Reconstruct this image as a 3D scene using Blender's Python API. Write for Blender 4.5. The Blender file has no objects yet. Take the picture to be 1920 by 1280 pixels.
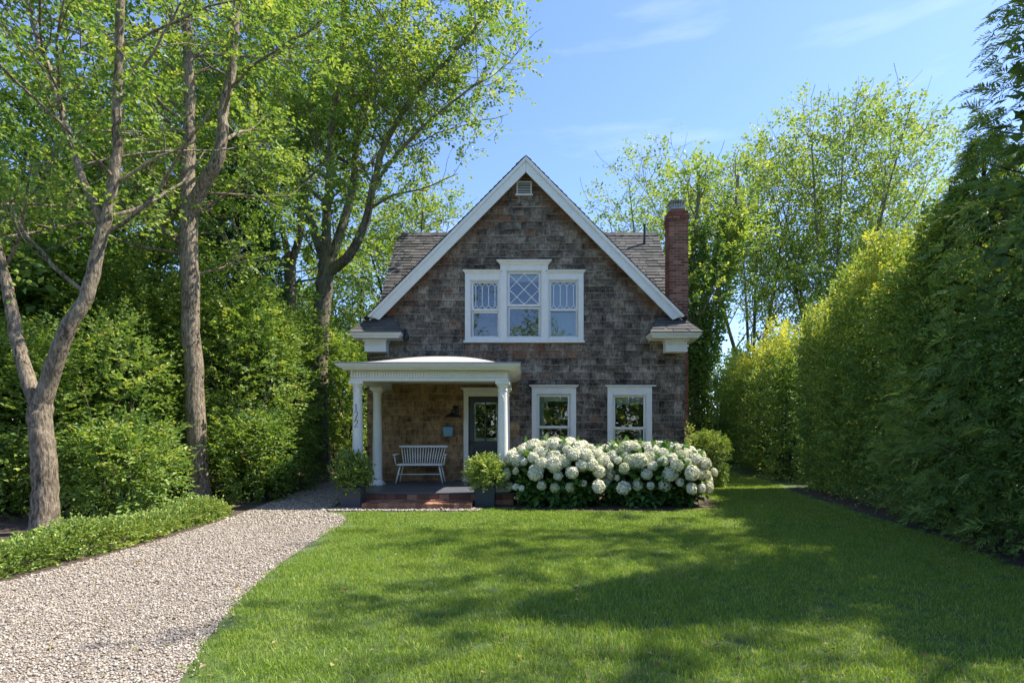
import bpy, math, random
import numpy as np
from mathutils import Vector, Matrix

R = math.radians
SC = bpy.context.scene
COL = SC.collection

# ------------------------------------------------------------------ camera, sky, sun, exposure
F_PX, EYE, CAMD = 1053.0, 1.35, 13.5          # focal length in px of a 1920-wide frame, eye height, distance to the house front
VPX, VPY = 986.0, 815.0
cam_d = bpy.data.cameras.new('camera')
cam_d.sensor_width = 36.0
cam_d.lens = F_PX / 1920.0 * 36.0
cam_d.shift_x = (960.0 - VPX) / 1920.0
cam_d.shift_y = (VPY - 640.0) / 1920.0
cam_d.clip_start, cam_d.clip_end = 0.1, 3000.0
cam = bpy.data.objects.new('camera', cam_d)
cam.location = (0.0, -CAMD, EYE)
cam.rotation_euler = (R(90), 0, 0)
COL.objects.link(cam)
SC.camera = cam

SUN_EL, SUN_AZ = 55.0, 72.0                   # azimuth measured from +Y (away from the camera) towards +X (right)
sun_vec = Vector((math.sin(R(SUN_AZ)) * math.cos(R(SUN_EL)), math.cos(R(SUN_AZ)) * math.cos(R(SUN_EL)), math.sin(R(SUN_EL))))
sd = bpy.data.lights.new('sun', 'SUN')
sd.energy, sd.angle, sd.color = 4.9, R(0.55), (1.0, 0.94, 0.82)
so = bpy.data.objects.new('sun', sd)
so.rotation_euler = sun_vec.to_track_quat('Z', 'Y').to_euler()
so.location = (20, 20, 30)
COL.objects.link(so)

world = bpy.data.worlds.new('World')
SC.world = world
world.use_nodes = True
wt = world.node_tree
wt.nodes.clear()
w_out = wt.nodes.new('ShaderNodeOutputWorld')
w_bg = wt.nodes.new('ShaderNodeBackground')
w_sky = wt.nodes.new('ShaderNodeTexSky')
w_sky.sky_type = 'NISHITA'
w_sky.sun_disc = False
w_sky.sun_elevation = R(SUN_EL)
w_sky.sun_rotation = R(SUN_AZ)
w_sky.air_density, w_sky.dust_density, w_sky.ozone_density = 1.0, 0.3, 3.8
w_bg.inputs['Strength'].default_value = 0.135
# thin cirrus streaks
w_tc = wt.nodes.new('ShaderNodeTexCoord')
w_map = wt.nodes.new('ShaderNodeMapping')
w_map.inputs['Scale'].default_value = (1.6, 1.6, 9.0)
w_map.inputs['Rotation'].default_value = (0.12, 0.08, 0.3)
w_n = wt.nodes.new('ShaderNodeTexNoise')
w_n.inputs['Scale'].default_value = 2.2
w_n.inputs['Detail'].default_value = 7.0
w_n.inputs['Roughness'].default_value = 0.55
w_r = wt.nodes.new('ShaderNodeMapRange')
w_r.inputs['From Min'].default_value = 0.56
w_r.inputs['From Max'].default_value = 0.85
w_r.inputs['To Max'].default_value = 0.22
w_mix = wt.nodes.new('ShaderNodeMix')
w_mix.data_type = 'RGBA'
w_mix.inputs['B'].default_value = (6.0, 6.3, 6.8, 1)
wt.links.new(w_tc.outputs['Generated'], w_map.inputs['Vector'])
wt.links.new(w_map.outputs['Vector'], w_n.inputs['Vector'])
wt.links.new(w_n.outputs['Fac'], w_r.inputs['Value'])
wt.links.new(w_r.outputs['Result'], w_mix.inputs['Factor'])
wt.links.new(w_sky.outputs['Color'], w_mix.inputs['A'])
w_tint = wt.nodes.new('ShaderNodeMix')
w_tint.data_type = 'RGBA'
w_tint.blend_type = 'MULTIPLY'
w_tint.inputs['Factor'].default_value = 1.0
w_tint.inputs['B'].default_value = (0.84, 0.86, 1.0, 1)
wt.links.new(w_mix.outputs['Result'], w_tint.inputs['A'])
wt.links.new(w_tint.outputs['Result'], w_bg.inputs['Color'])
wt.links.new(w_bg.outputs['Background'], w_out.inputs['Surface'])

SC.view_settings.view_transform = 'Standard'
SC.view_settings.look = 'None'
SC.view_settings.exposure = 1.2
SC.view_settings.gamma = 1.0
SC.view_settings.use_curve_mapping = False
SC.cycles.max_bounces = 8
SC.cycles.diffuse_bounces = 5
SC.cycles.transmission_bounces = 5
SC.cycles.transparent_max_bounces = 12
SC.cycles.sample_clamp_indirect = 6.0


# ------------------------------------------------------------------ helpers
def P(px, py, d):
    """a point seen at pixel (px, py) of the photograph at distance d from the camera plane"""
    return np.array(((px - VPX) / F_PX * d, d - CAMD, EYE + (VPY - py) / F_PX * d))


def tag(o, label=None, cat=None, group=None, kind=None):
    if label: o['label'] = label
    if cat: o['category'] = cat
    if group: o['group'] = group
    if kind: o['kind'] = kind
    return o


def empty(name, loc=(0, 0, 0), rz=0.0, parent=None):
    o = bpy.data.objects.new(name, None)
    o.empty_display_size = 0.2
    o.location = loc
    o.rotation_euler = (0, 0, rz)
    COL.objects.link(o)
    if parent is not None:
        o.parent = parent
    return o


def link(name, me, mat, parent=None):
    if mat is not None and not me.materials:
        me.materials.append(mat)
    o = bpy.data.objects.new(name, me)
    COL.objects.link(o)
    if parent is not None:
        o.parent = parent
        if parent.parent is None:
            o.matrix_parent_inverse = Matrix.Identity(4)
    return o


class MB:
    """collects shapes for one mesh"""
    def __init__(self):
        self.v, self.f, self.t, self.u, self.w = [], [], [], [], []

    def add(self, verts, faces, tint=0.5, rust=0.0, low=None):
        b = len(self.v)
        self.v.extend([tuple(map(float, p)) for p in verts])
        self.f.extend([tuple(i + b for i in f) for f in faces])
        self.t.extend([tint] * len(verts))
        self.u.extend([rust] * len(verts))
        self.w.extend(low if low is not None else [0.0] * len(verts))
        return self

    def box(self, x0, x1, y0, y1, z0, z1, tint=0.5, rust=0.0):
        v = [(x0, y0, z0), (x1, y0, z0), (x1, y1, z0), (x0, y1, z0), (x0, y0, z1), (x1, y0, z1), (x1, y1, z1), (x0, y1, z1)]
        f = [(0, 3, 2, 1), (4, 5, 6, 7), (0, 1, 5, 4), (1, 2, 6, 5), (2, 3, 7, 6), (3, 0, 4, 7)]
        return self.add(v, f, tint, rust)

    def extrude_xz(self, poly, y0, y1, tint=0.5, rust=0.0):
        """polygon in x,z (counter-clockwise seen from -y) extruded from y0 (front) to y1 (back)"""
        n = len(poly)
        v = [(x, y0, z) for x, z in poly] + [(x, y1, z) for x, z in poly]
        f = [tuple(range(n)), tuple(range(2 * n - 1, n - 1, -1))]
        f += [(i, i + n, (i + 1) % n + n, (i + 1) % n) for i in range(n)]
        return self.add(v, f, tint, rust)

    def extrude_path(self, prof, path_fn, n):
        pass

    def tube(self, pts, radii, n=8, tint=0.5, cap=True):
        pts = [np.asarray(p, float) for p in pts]
        if not hasattr(radii, '__len__'):
            radii = [radii] * len(pts)
        b = len(self.v)
        ref = np.array((0.0, 0.0, 1.0))
        vs, fs = [], []
        for i, p in enumerate(pts):
            d = pts[min(i + 1, len(pts) - 1)] - pts[max(i - 1, 0)]
            d = d / (np.linalg.norm(d) + 1e-9)
            if i == 0:
                a = np.cross(d, ref)
                if np.linalg.norm(a) < 0.1:
                    a = np.cross(d, (0.0, 1.0, 0.0))
                a /= np.linalg.norm(a)
            else:
                a = a - d * a.dot(d)
                a /= np.linalg.norm(a) + 1e-9
            c = np.cross(d, a)
            for k in range(n):
                t = 2 * math.pi * k / n
                vs.append(p + (a * math.cos(t) + c * math.sin(t)) * radii[i])
        m = len(pts)
        for i in range(m - 1):
            for k in range(n):
                k2 = (k + 1) % n
                fs.append((i * n + k, i * n + k2, (i + 1) * n + k2, (i + 1) * n + k))
        if cap:
            fs.append(tuple(range(n - 1, -1, -1)))
            fs.append(tuple((m - 1) * n + k for k in range(n)))
        return self.add(vs, fs, tint)

    def lathe(self, prof, cx=0.0, cy=0.0, n=24, tint=0.5):
        """profile list of (r, z) turned about a vertical axis"""
        vs, fs = [], []
        for r, z in prof:
            for k in range(n):
                t = 2 * math.pi * k / n
                vs.append((cx + r * math.cos(t), cy + r * math.sin(t), z))
        for i in range(len(prof) - 1):
            for k in range(n):
                k2 = (k + 1) % n
                fs.append((i * n + k, i * n + k2, (i + 1) * n + k2, (i + 1) * n + k))
        fs.append(tuple(range(n - 1, -1, -1)))
        fs.append(tuple((len(prof) - 1) * n + k for k in range(n)))
        return self.add(vs, fs, tint)

    def mesh(self, name, smooth=False):
        me = bpy.data.meshes.new(name)
        me.from_pydata(self.v, [], self.f)
        a = me.attributes.new('tint', 'FLOAT', 'POINT')
        a.data.foreach_set('value', np.array(self.t, np.float32))
        a = me.attributes.new('rust', 'FLOAT', 'POINT')
        a.data.foreach_set('value', np.array(self.u, np.float32))
        a = me.attributes.new('low', 'FLOAT', 'POINT')
        a.data.foreach_set('value', np.array(self.w, np.float32))
        if smooth:
            me.polygons.foreach_set('use_smooth', [True] * len(me.polygons))
        me.update()
        return me

    def build(self, name, mat, parent=None, smooth=False, bevel=0.0, kind=None):
        o = link(name, self.mesh(name, smooth), mat, parent)
        if bevel > 0:
            m = o.modifiers.new('bevel', 'BEVEL')
            m.width, m.segments, m.limit_method = bevel, 2, 'ANGLE'
        if kind: o['kind'] = kind
        return o


def raw_mesh(name, verts, tris, tint=None, smooth=False):
    """fast mesh from numpy arrays"""
    me = bpy.data.meshes.new(name)
    nv, nf, k = len(verts), len(tris), tris.shape[1]
    me.vertices.add(nv)
    me.vertices.foreach_set('co', np.ascontiguousarray(verts, np.float32).ravel())
    me.loops.add(nf * k)
    me.loops.foreach_set('vertex_index', np.ascontiguousarray(tris, np.int32).ravel())
    me.polygons.add(nf)
    me.polygons.foreach_set('loop_start', np.arange(0, nf * k, k, dtype=np.int32))
    me.polygons.foreach_set('use_smooth', np.full(nf, smooth, dtype=bool))
    if tint is not None:
        a = me.attributes.new('tint', 'FLOAT', 'POINT')
        a.data.foreach_set('value', np.ascontiguousarray(tint, np.float32))
    me.update(calc_edges=True)
    return me


# ------------------------------------------------------------------ materials
def new_mat(name):
    m = bpy.data.materials.new(name)
    m.use_nodes = True
    nt = m.node_tree
    b = nt.nodes['Principled BSDF']
    return m, nt, b


def node(nt, kind, **kw):
    n = nt.nodes.new(kind)
    for k, v in kw.items():
        if k.startswith('i_'):
            n.inputs[k[2:].replace('_', ' ')].default_value = v
        else:
            setattr(n, k, v)
    return n


def ramp(nt, fac, stops):
    r = nt.nodes.new('ShaderNodeValToRGB')
    e = r.color_ramp.elements
    while len(e) < len(stops):
        e.new(0.5)
    for i, (p, c) in enumerate(stops):
        e[i].position = p
        e[i].color = (*c, 1)
    nt.links.new(fac, r.inputs['Fac'])
    return r.outputs['Color']


def mixc(nt, fac, a, b, mode='MIX'):
    m = nt.nodes.new('ShaderNodeMix')
    m.data_type = 'RGBA'
    m.blend_type = mode
    for s, v in (('Factor', fac), ('A', a), ('B', b)):
        if isinstance(v, (int, float)):
            m.inputs[s].default_value = v
        elif isinstance(v, tuple):
            m.inputs[s].default_value = (*v, 1)
        else:
            nt.links.new(v, m.inputs[s])
    return m.outputs['Result']


def noise(nt, scale, detail=4.0, rough=0.55, vec=None, stretch=None, coord='Object'):
    if vec is None:
        tc = nt.nodes.new('ShaderNodeTexCoord')
        vec = tc.outputs[coord]
    if stretch is not None:
        mp = nt.nodes.new('ShaderNodeMapping')
        mp.inputs['Scale'].default_value = stretch
        nt.links.new(vec, mp.inputs['Vector'])
        vec = mp.outputs['Vector']
    n = nt.nodes.new('ShaderNodeTexNoise')
    n.inputs['Scale'].default_value = scale
    n.inputs['Detail'].default_value = detail
    n.inputs['Roughness'].default_value = rough
    nt.links.new(vec, n.inputs['Vector'])
    return n.outputs['Fac']


def bump(nt, b, height, strength=0.4, dist=0.01):
    n = nt.nodes.new('ShaderNodeBump')
    n.inputs['Strength'].default_value = strength
    n.inputs['Distance'].default_value = dist
    nt.links.new(height, n.inputs['Height'])
    nt.links.new(n.outputs['Normal'], b.inputs['Normal'])


def attr(nt, name):
    a = nt.nodes.new('ShaderNodeAttribute')
    a.attribute_name = name
    return a.outputs['Fac']


def maprange(nt, v, a, b, c=0.0, d=1.0):
    n = nt.nodes.new('ShaderNodeMapRange')
    n.inputs['From Min'].default_value, n.inputs['From Max'].default_value = a, b
    n.inputs['To Min'].default_value, n.inputs['To Max'].default_value = c, d
    nt.links.new(v, n.inputs['Value'])
    return n.outputs['Result']


def math_n(nt, op, a, b):
    n = nt.nodes.new('ShaderNodeMath')
    n.operation = op
    for i, v in enumerate((a, b)):
        if isinstance(v, (int, float)):
            n.inputs[i].default_value = v
        else:
            nt.links.new(v, n.inputs[i])
    return n.outputs[0]


def paint(name, c, rough=0.5, var=0.08, bump_s=0.08, scale=14.0, dirt=None):
    m, nt, b = new_mat(name)
    f = noise(nt, scale, 5)
    dark = tuple(x * (1 - var * 2) for x in c)
    lite = tuple(min(1, x * (1 + var)) for x in c)
    col = ramp(nt, f, [(0.3, dark), (0.7, lite)])
    if dirt:
        g = maprange(nt, noise(nt, 2.3, 6, 0.65, stretch=(1.5, 1.5, 0.5)), 0.52, 0.8, 0, 0.6)
        col = mixc(nt, g, col, dirt)
    nt.links.new(col, b.inputs['Base Color'])
    b.inputs['Roughness'].default_value = rough
    bump(nt, b, noise(nt, scale * 4, 3), bump_s, 0.004)
    return m


def leaf_mat(name, stops, trans=0.38, tcol=(1.25, 1.15, 0.55), rough=0.5, spec=0.35, gain=2.45):
    m, nt, b = new_mat(name)
    stops = [(p, tuple(min(0.9, x * gain) for x in c)) for p, c in stops]
    col = ramp(nt, attr(nt, 'tint'), stops)
    nt.links.new(col, b.inputs['Base Color'])
    b.inputs['Roughness'].default_value = rough
    b.inputs['Specular IOR Level'].default_value = spec
    t = nt.nodes.new('ShaderNodeBsdfTranslucent')
    tc = mixc(nt, 1.0, col, tcol, 'MULTIPLY')
    nt.links.new(tc, t.inputs['Color'])
    mx = nt.nodes.new('ShaderNodeMixShader')
    mx.inputs['Fac'].default_value = trans
    nt.links.new(b.outputs['BSDF'], mx.inputs[1])
    nt.links.new(t.outputs['BSDF'], mx.inputs[2])
    nt.links.new(mx.outputs['Shader'], nt.nodes['Material Output'].inputs['Surface'])
    return m


def bark_mat(name, c0, c1, moss=None, scale=6.0):
    m, nt, b = new_mat(name)
    f = noise(nt, scale, 8, 0.65, stretch=(2.6, 2.6, 0.75))
    g = noise(nt, 1.7, 5, 0.6)
    col = ramp(nt, f, [(0.40, c0), (0.60, c1)])
    col = mixc(nt, maprange(nt, g, 0.45, 0.7, 0, 0.45), col, tuple(min(1, x * 1.3) for x in c1))
    col = mixc(nt, maprange(nt, noise(nt, 4.0, 6, 0.6), 0.5, 0.7, 0, 0.6), col, c0)
    if moss:
        col = mixc(nt, maprange(nt, noise(nt, 2.1, 6, 0.6, stretch=(1, 1, 0.4)), 0.45, 0.72, 0, 0.8), col, moss)
    nt.links.new(col, b.inputs['Base Color'])
    b.inputs['Roughness'].default_value = 0.9
    b.inputs['Specular IOR Level'].default_value = 0.15
    bump(nt, b, f, 1.0, 0.045)
    return m


M = {}
M['white'] = paint('white_paint', (0.70, 0.69, 0.655), 0.45, 0.03, 0.05, 10, dirt=(0.60, 0.58, 0.53))
M['bench_white'] = paint('bench_paint', (0.86, 0.86, 0.85), 0.4, 0.02, 0.03)
M['door'] = paint('door_paint', (0.022, 0.029, 0.040), 0.35, 0.05, 0.03)
M['black'] = paint('black_metal', (0.012, 0.012, 0.013), 0.4, 0.1, 0.05)
M['floor'] = paint('porch_floor_paint', (0.085, 0.092, 0.105), 0.5, 0.12, 0.15, 5)
M['pot_grey'] = paint('grey_planter', (0.075, 0.075, 0.085), 0.6, 0.12, 0.2, 7)
M['pot_navy'] = paint('navy_planter', (0.018, 0.030, 0.045), 0.5, 0.12, 0.15, 7)
M['blue'] = paint('blue_mailbox', (0.16, 0.36, 0.50), 0.45, 0.08, 0.05)
M['lead'] = paint('white_came', (0.72, 0.73, 0.74), 0.4, 0.02, 0.02)
M['porch_roof'] = paint('porch_roof_membrane', (0.37, 0.35, 0.33), 0.8, 0.08, 0.2, 3, dirt=(0.26, 0.24, 0.225))
M['room'] = paint('room_wall', (0.20, 0.19, 0.17), 0.9, 0.05, 0.02)
M['shade'] = paint('window_shade', (0.80, 0.82, 0.72), 0.8, 0.04, 0.05)
M['curtain'] = paint('curtain', (0.42, 0.47, 0.48), 0.9, 0.05, 0.05)
M['steel'] = paint('galvanised', (0.33, 0.34, 0.35), 0.45, 0.1, 0.08)
M['bone'] = paint('bone', (0.7, 0.66, 0.55), 0.6, 0.06, 0.1)
M['bin'] = paint('bin_plastic', (0.02, 0.021, 0.022), 0.5, 0.1, 0.05)
M['bin_lid'] = paint('bin_lid', (0.42, 0.38, 0.34), 0.6, 0.1, 0.05)
M['soil'] = paint('soil', (0.06, 0.042, 0.03), 0.95, 0.35, 0.9, 22)


def shingle_mat(name, light, mid, dark, rust):
    m, nt, b = new_mat(name)
    t = attr(nt, 'tint')
    geo = nt.nodes.new('ShaderNodeNewGeometry').outputs['Position']
    streak = noise(nt, 16, 5, 0.6, vec=geo, stretch=(3.6, 3.6, 0.45))
    blot = noise(nt, 2.0, 6, 0.62, vec=geo, stretch=(1.0, 1.0, 1.5))
    v = math_n(nt, 'ADD', math_n(nt, 'MULTIPLY', t, 0.20), math_n(nt, 'MULTIPLY', streak, 0.78))
    v = math_n(nt, 'ADD', v, math_n(nt, 'MULTIPLY', math_n(nt, 'SUBTRACT', blot, 0.5), 1.15))
    col = ramp(nt, v, [(0.22, dark), (0.48, mid), (0.80, light)])
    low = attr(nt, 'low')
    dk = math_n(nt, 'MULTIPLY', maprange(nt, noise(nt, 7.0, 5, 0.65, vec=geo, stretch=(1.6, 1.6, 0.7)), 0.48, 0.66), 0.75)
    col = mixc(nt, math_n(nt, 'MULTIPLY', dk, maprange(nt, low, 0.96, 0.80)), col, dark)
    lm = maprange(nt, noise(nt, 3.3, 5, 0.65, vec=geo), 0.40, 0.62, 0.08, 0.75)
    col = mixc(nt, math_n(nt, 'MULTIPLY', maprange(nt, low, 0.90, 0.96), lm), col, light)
    rn = maprange(nt, noise(nt, 5.5, 5, 0.6, vec=geo), 0.38, 0.62)
    col = mixc(nt, math_n(nt, 'MULTIPLY', attr(nt, 'rust'), rn), col, rust)
    nt.links.new(col, b.inputs['Base Color'])
    b.inputs['Roughness'].default_value = 0.88
    b.inputs['Specular IOR Level'].default_value = 0.2
    bump(nt, b, noise(nt, 40, 4, 0.6, vec=geo, stretch=(3.5, 3.5, 0.25)), 0.5, 0.006)
    return m


M['shingle'] = shingle_mat('weathered_shingle', (0.40, 0.34, 0.27), (0.142, 0.115, 0.089), (0.021, 0.017, 0.014), (0.22, 0.09, 0.04))
M['cedar'] = shingle_mat('brown_cedar_shingle', (0.46, 0.31, 0.165), (0.27, 0.17, 0.09), (0.07, 0.042, 0.024), (0.30, 0.15, 0.06))


def asphalt_mat():
    m, nt, b = new_mat('asphalt_roof')
    geo = nt.nodes.new('ShaderNodeNewGeometry').outputs['Position']
    v = math_n(nt, 'ADD', math_n(nt, 'MULTIPLY', attr(nt, 'tint'), 0.6), math_n(nt, 'MULTIPLY', noise(nt, 60, 3, vec=geo), 0.4))
    col = ramp(nt, v, [(0.2, (0.045, 0.043, 0.042)), (0.8, (0.115, 0.108, 0.10))])
    nt.links.new(col, b.inputs['Base Color'])
    b.inputs['Roughness'].default_value = 0.95
    bump(nt, b, noise(nt, 180, 2, vec=geo), 0.5, 0.004)
    return m


M['asphalt'] = asphalt_mat()


def brick_mat(name, c0, c1, c2):
    m, nt, b = new_mat(name)
    geo = nt.nodes.new('ShaderNodeNewGeometry').outputs['Position']
    col = ramp(nt, attr(nt, 'tint'), [(0.0, c0), (0.55, c1), (1.0, c2)])
    col = mixc(nt, maprange(nt, noise(nt, 9, 6, 0.7, vec=geo), 0.55, 0.8, 0, 0.5), col, (0.32, 0.24, 0.20))
    col = mixc(nt, maprange(nt, noise(nt, 2.5, 5, 0.6, vec=geo), 0.5, 0.8, 0, 0.6), col, tuple(x * 0.5 for x in c0))
    nt.links.new(col, b.inputs['Base Color'])
    b.inputs['Roughness'].default_value = 0.9
    bump(nt, b, noise(nt, 70, 4, vec=geo), 0.5, 0.006)
    return m


M['brick'] = brick_mat('red_brick', (0.10, 0.036, 0.022), (0.21, 0.078, 0.046), (0.33, 0.15, 0.09))
M['step_brick'] = brick_mat('step_brick', (0.14, 0.058, 0.034), (0.24, 0.10, 0.055), (0.38, 0.19, 0.115))
M['mortar'] = paint('mortar', (0.36, 0.31, 0.27), 0.95, 0.15, 0.4, 20)


def glass_mat():
    m, nt, b = new_mat('window_glass')
    nt.nodes.remove(b)
    tr = nt.nodes.new('ShaderNodeBsdfTransparent')
    tr.inputs['Color'].default_value = (0.82, 0.86, 0.86, 1)
    gl = nt.nodes.new('ShaderNodeBsdfGlossy')
    gl.inputs['Roughness'].default_value = 0.0
    gl.inputs['Color'].default_value = (0.95, 0.97, 1.0, 1)
    bm = nt.nodes.new('ShaderNodeBump')
    bm.inputs['Strength'].default_value = 0.06
    bm.inputs['Distance'].default_value = 0.02
    nt.links.new(noise(nt, 3.0, 2), bm.inputs['Height'])
    nt.links.new(bm.outputs['Normal'], gl.inputs['Normal'])
    lw = nt.nodes.new('ShaderNodeFresnel')
    lw.inputs['IOR'].default_value = 1.85
    mx = nt.nodes.new('ShaderNodeMixShader')
    nt.links.new(lw.outputs[0], mx.inputs['Fac'])
    nt.links.new(tr.outputs[0], mx.inputs[1])
    nt.links.new(gl.outputs[0], mx.inputs[2])
    nt.links.new(mx.outputs[0], nt.nodes['Material Output'].inputs['Surface'])
    return m


M['glass'] = glass_mat()

M['bark'] = bark_mat('grey_bark', (0.085, 0.064, 0.044), (0.34, 0.275, 0.20), scale=13.0)
M['bark_moss'] = bark_mat('mossy_bark', (0.08, 0.068, 0.05), (0.26, 0.22, 0.165), (0.16, 0.165, 0.06))
M['bark_dark'] = bark_mat('dark_bark', (0.035, 0.028, 0.02), (0.10, 0.085, 0.065))
M['leaf_tree'] = leaf_mat('leaf_tree', [(0.0, (0.030, 0.062, 0.012)), (0.5, (0.076, 0.124, 0.027)), (1.0, (0.165, 0.19, 0.046))], 0.45)
M['leaf_shrub'] = leaf_mat('leaf_shrub', [(0.0, (0.030, 0.062, 0.012)), (0.55, (0.088, 0.134, 0.030)), (1.0, (0.19, 0.205, 0.05))], 0.42)
M['leaf_light'] = leaf_mat('leaf_light', [(0.0, (0.060, 0.105, 0.020)), (0.5, (0.092, 0.135, 0.037)), (1.0, (0.155, 0.18, 0.058))], 0.45)
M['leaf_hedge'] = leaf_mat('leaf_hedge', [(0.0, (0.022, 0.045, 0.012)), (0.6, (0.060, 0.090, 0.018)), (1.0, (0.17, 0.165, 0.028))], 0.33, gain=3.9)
M['leaf_conifer'] = leaf_mat('leaf_conifer', [(0.0, (0.024, 0.042, 0.012)), (0.6, (0.056, 0.080, 0.016)), (1.0, (0.13, 0.12, 0.022))], 0.25, (1.15, 1.1, 0.6), 0.6, gain=4.0)
M['leaf_spruce'] = leaf_mat('leaf_spruce', [(0.0, (0.012, 0.030, 0.012)), (0.6, (0.028, 0.055, 0.018)), (1.0, (0.06, 0.085, 0.024))], 0.2, (1.1, 1.1, 0.7), 0.6)
M['leaf_hyd'] = leaf_mat('leaf_hydrangea', [(0.0, (0.018, 0.048, 0.012)), (0.6, (0.040, 0.088, 0.020)), (1.0, (0.085, 0.14, 0.030))], 0.3)
M['leaf_box'] = leaf_mat('leaf_boxwood', [(0.0, (0.035, 0.065, 0.014)), (0.5, (0.085, 0.125, 0.024)), (1.0, (0.22, 0.24, 0.075))], 0.33)
M['flower'] = leaf_mat('hydrangea_petal', [(0.0, (0.36, 0.42, 0.18)), (0.4, (0.60, 0.61, 0.42)), (1.0, (0.78, 0.77, 0.67))], 0.25, (1.05, 1.0, 0.85), 0.6, 0.2, gain=1.0)
def grass_mat():
    m = leaf_mat('grass_blade', [(0.0, (0.036, 0.062, 0.012)), (0.6, (0.080, 0.128, 0.018)), (1.0, (0.19, 0.20, 0.06))], 0.40, (1.2, 1.12, 0.5), 0.5, 0.25, gain=2.9)
    nt = m.node_tree
    geo = nt.nodes.new('ShaderNodeNewGeometry').outputs['Position']
    b = nt.nodes['Principled BSDF']
    src = b.inputs['Base Color'].links[0].from_socket
    oi = nt.nodes.new('ShaderNodeObjectInfo')
    f = math_n(nt, 'ADD', math_n(nt, 'MULTIPLY', noise(nt, 1.1, 5, 0.6, vec=geo), 0.75), math_n(nt, 'MULTIPLY', oi.outputs['Random'], 0.22))
    col = mixc(nt, maprange(nt, f, 0.46, 0.70, 0, 0.5), src, (0.38, 0.40, 0.10))
    col = mixc(nt, maprange(nt, noise(nt, 2.3, 4, 0.6, vec=geo), 0.52, 0.72, 0, 0.55), col, (0.10, 0.20, 0.035))
    nt.links.new(col, b.inputs['Base Color'])
    return m


M['grass_blade'] = grass_mat()


def ground_mats():
    m, nt, b = new_mat('turf')
    f = noise(nt, 3.0, 8, 0.65)
    g = noise(nt, 60.0, 4, 0.7)
    col = ramp(nt, f, [(0.3, (0.06, 0.11, 0.022)), (0.7, (0.11, 0.17, 0.035))])
    col = mixc(nt, maprange(nt, g, 0.35, 0.7, 0, 0.7), col, (0.07, 0.09, 0.025))
    nt.links.new(col, b.inputs['Base Color'])
    b.inputs['Roughness'].default_value = 0.95
    bump(nt, b, g, 0.8, 0.03)
    M['turf'] = m
    m, nt, b = new_mat('gravel_bed')
    tc = nt.nodes.new('ShaderNodeTexCoord')
    vo = nt.nodes.new('ShaderNodeTexVoronoi')
    vo.inputs['Scale'].default_value = 42.0
    nt.links.new(tc.outputs['Object'], vo.inputs['Vector'])
    sep = nt.nodes.new('ShaderNodeSeparateColor')
    nt.links.new(vo.outputs['Color'], sep.inputs['Color'])
    col = ramp(nt, sep.outputs['Red'], [(0.0, (0.17, 0.135, 0.105)), (0.3, (0.30, 0.245, 0.195)), (0.6, (0.37, 0.315, 0.26)), (1.0, (0.50, 0.445, 0.38))])
    edge = maprange(nt, vo.outputs['Distance'], 0.0, 0.55, 1.0, 0.6)
    col = mixc(nt, 1.0, col, edge, 'MULTIPLY')
    nt.links.new(col, b.inputs['Base Color'])
    b.inputs['Roughness'].default_value = 0.9
    bump(nt, b, maprange(nt, vo.outputs['Distance'], 0, 0.6, 1, 0), 0.9, 0.02)
    M['gravel_bed'] = m
    m, nt, b = new_mat('pebble')
    oi = nt.nodes.new('ShaderNodeObjectInfo')
    col = ramp(nt, oi.outputs['Random'], [(0.0, (0.10, 0.08, 0.06)), (0.15, (0.23, 0.17, 0.115)), (0.4, (0.335, 0.275, 0.21)), (0.62, (0.30, 0.268, 0.228)), (0.82, (0.41, 0.35, 0.28)), (1.0, (0.56, 0.505, 0.43))])
    col = mixc(nt, maprange(nt, noise(nt, 40, 4), 0.4, 0.7, 0, 0.35), col, (0.3, 0.27, 0.24))
    nt.links.new(col, b.inputs['Base Color'])
    b.inputs['Roughness'].default_value = 0.75
    M['pebble'] = m
    m, nt, b = new_mat('mulch')
    f = noise(nt, 26.0, 6, 0.7)
    col = ramp(nt, f, [(0.3, (0.035, 0.024, 0.017)), (0.55, (0.085, 0.058, 0.040)), (0.75, (0.16, 0.115, 0.08))])
    nt.links.new(col, b.inputs['Base Color'])
    b.inputs['Roughness'].default_value = 0.95
    bump(nt, b, f, 1.0, 0.04)
    M['mulch'] = m


ground_mats()

# ------------------------------------------------------------------ ground sheets
rng = np.random.default_rng(7)


def sheet(name, poly, z, mat, kind='structure'):
    """flat polygon at height z (given as x, y points), triangulated by a fan-safe ngon"""
    me = bpy.data.meshes.new(name)
    me.from_pydata([(x, y, z) for x, y in poly], [], [tuple(range(len(poly)))])
    if me.polygons[0].normal.z < 0:
        me.flip_normals()
    o = link(name, me, mat)
    o['kind'] = kind
    return o


def smooth_line(pts, n=8):
    """Catmull-Rom through points"""
    p = [np.array(q, float) for q in pts]
    p = [2 * p[0] - p[1]] + p + [2 * p[-1] - p[-2]]
    out = []
    for i in range(1, len(p) - 2):
        for k in range(n):
            t = k / n
            out.append(0.5 * ((2 * p[i]) + (-p[i - 1] + p[i + 1]) * t + (2 * p[i - 1] - 5 * p[i] + 4 * p[i + 1] - p[i + 2]) * t * t + (-p[i - 1] + 3 * p[i] - 3 * p[i + 1] + p[i + 2]) * t ** 3))
    out.append(p[-2])
    return out


def inside(poly, pts):
    """vectorised point in polygon"""
    x, y = pts[:, 0], pts[:, 1]
    r = np.zeros(len(pts), bool)
    n = len(poly)
    for i in range(n):
        x0, y0 = poly[i]
        x1, y1 = poly[(i + 1) % n]
        c = ((y0 > y) != (y1 > y)) & (x < (x1 - x0) * (y - y0) / (y1 - y0 + 1e-12) + x0)
        r ^= c
    return r


sheet('ground', [(-900, -300), (900, -300), (900, 1500), (-900, 1500)], 0.0, M['turf'])

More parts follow.
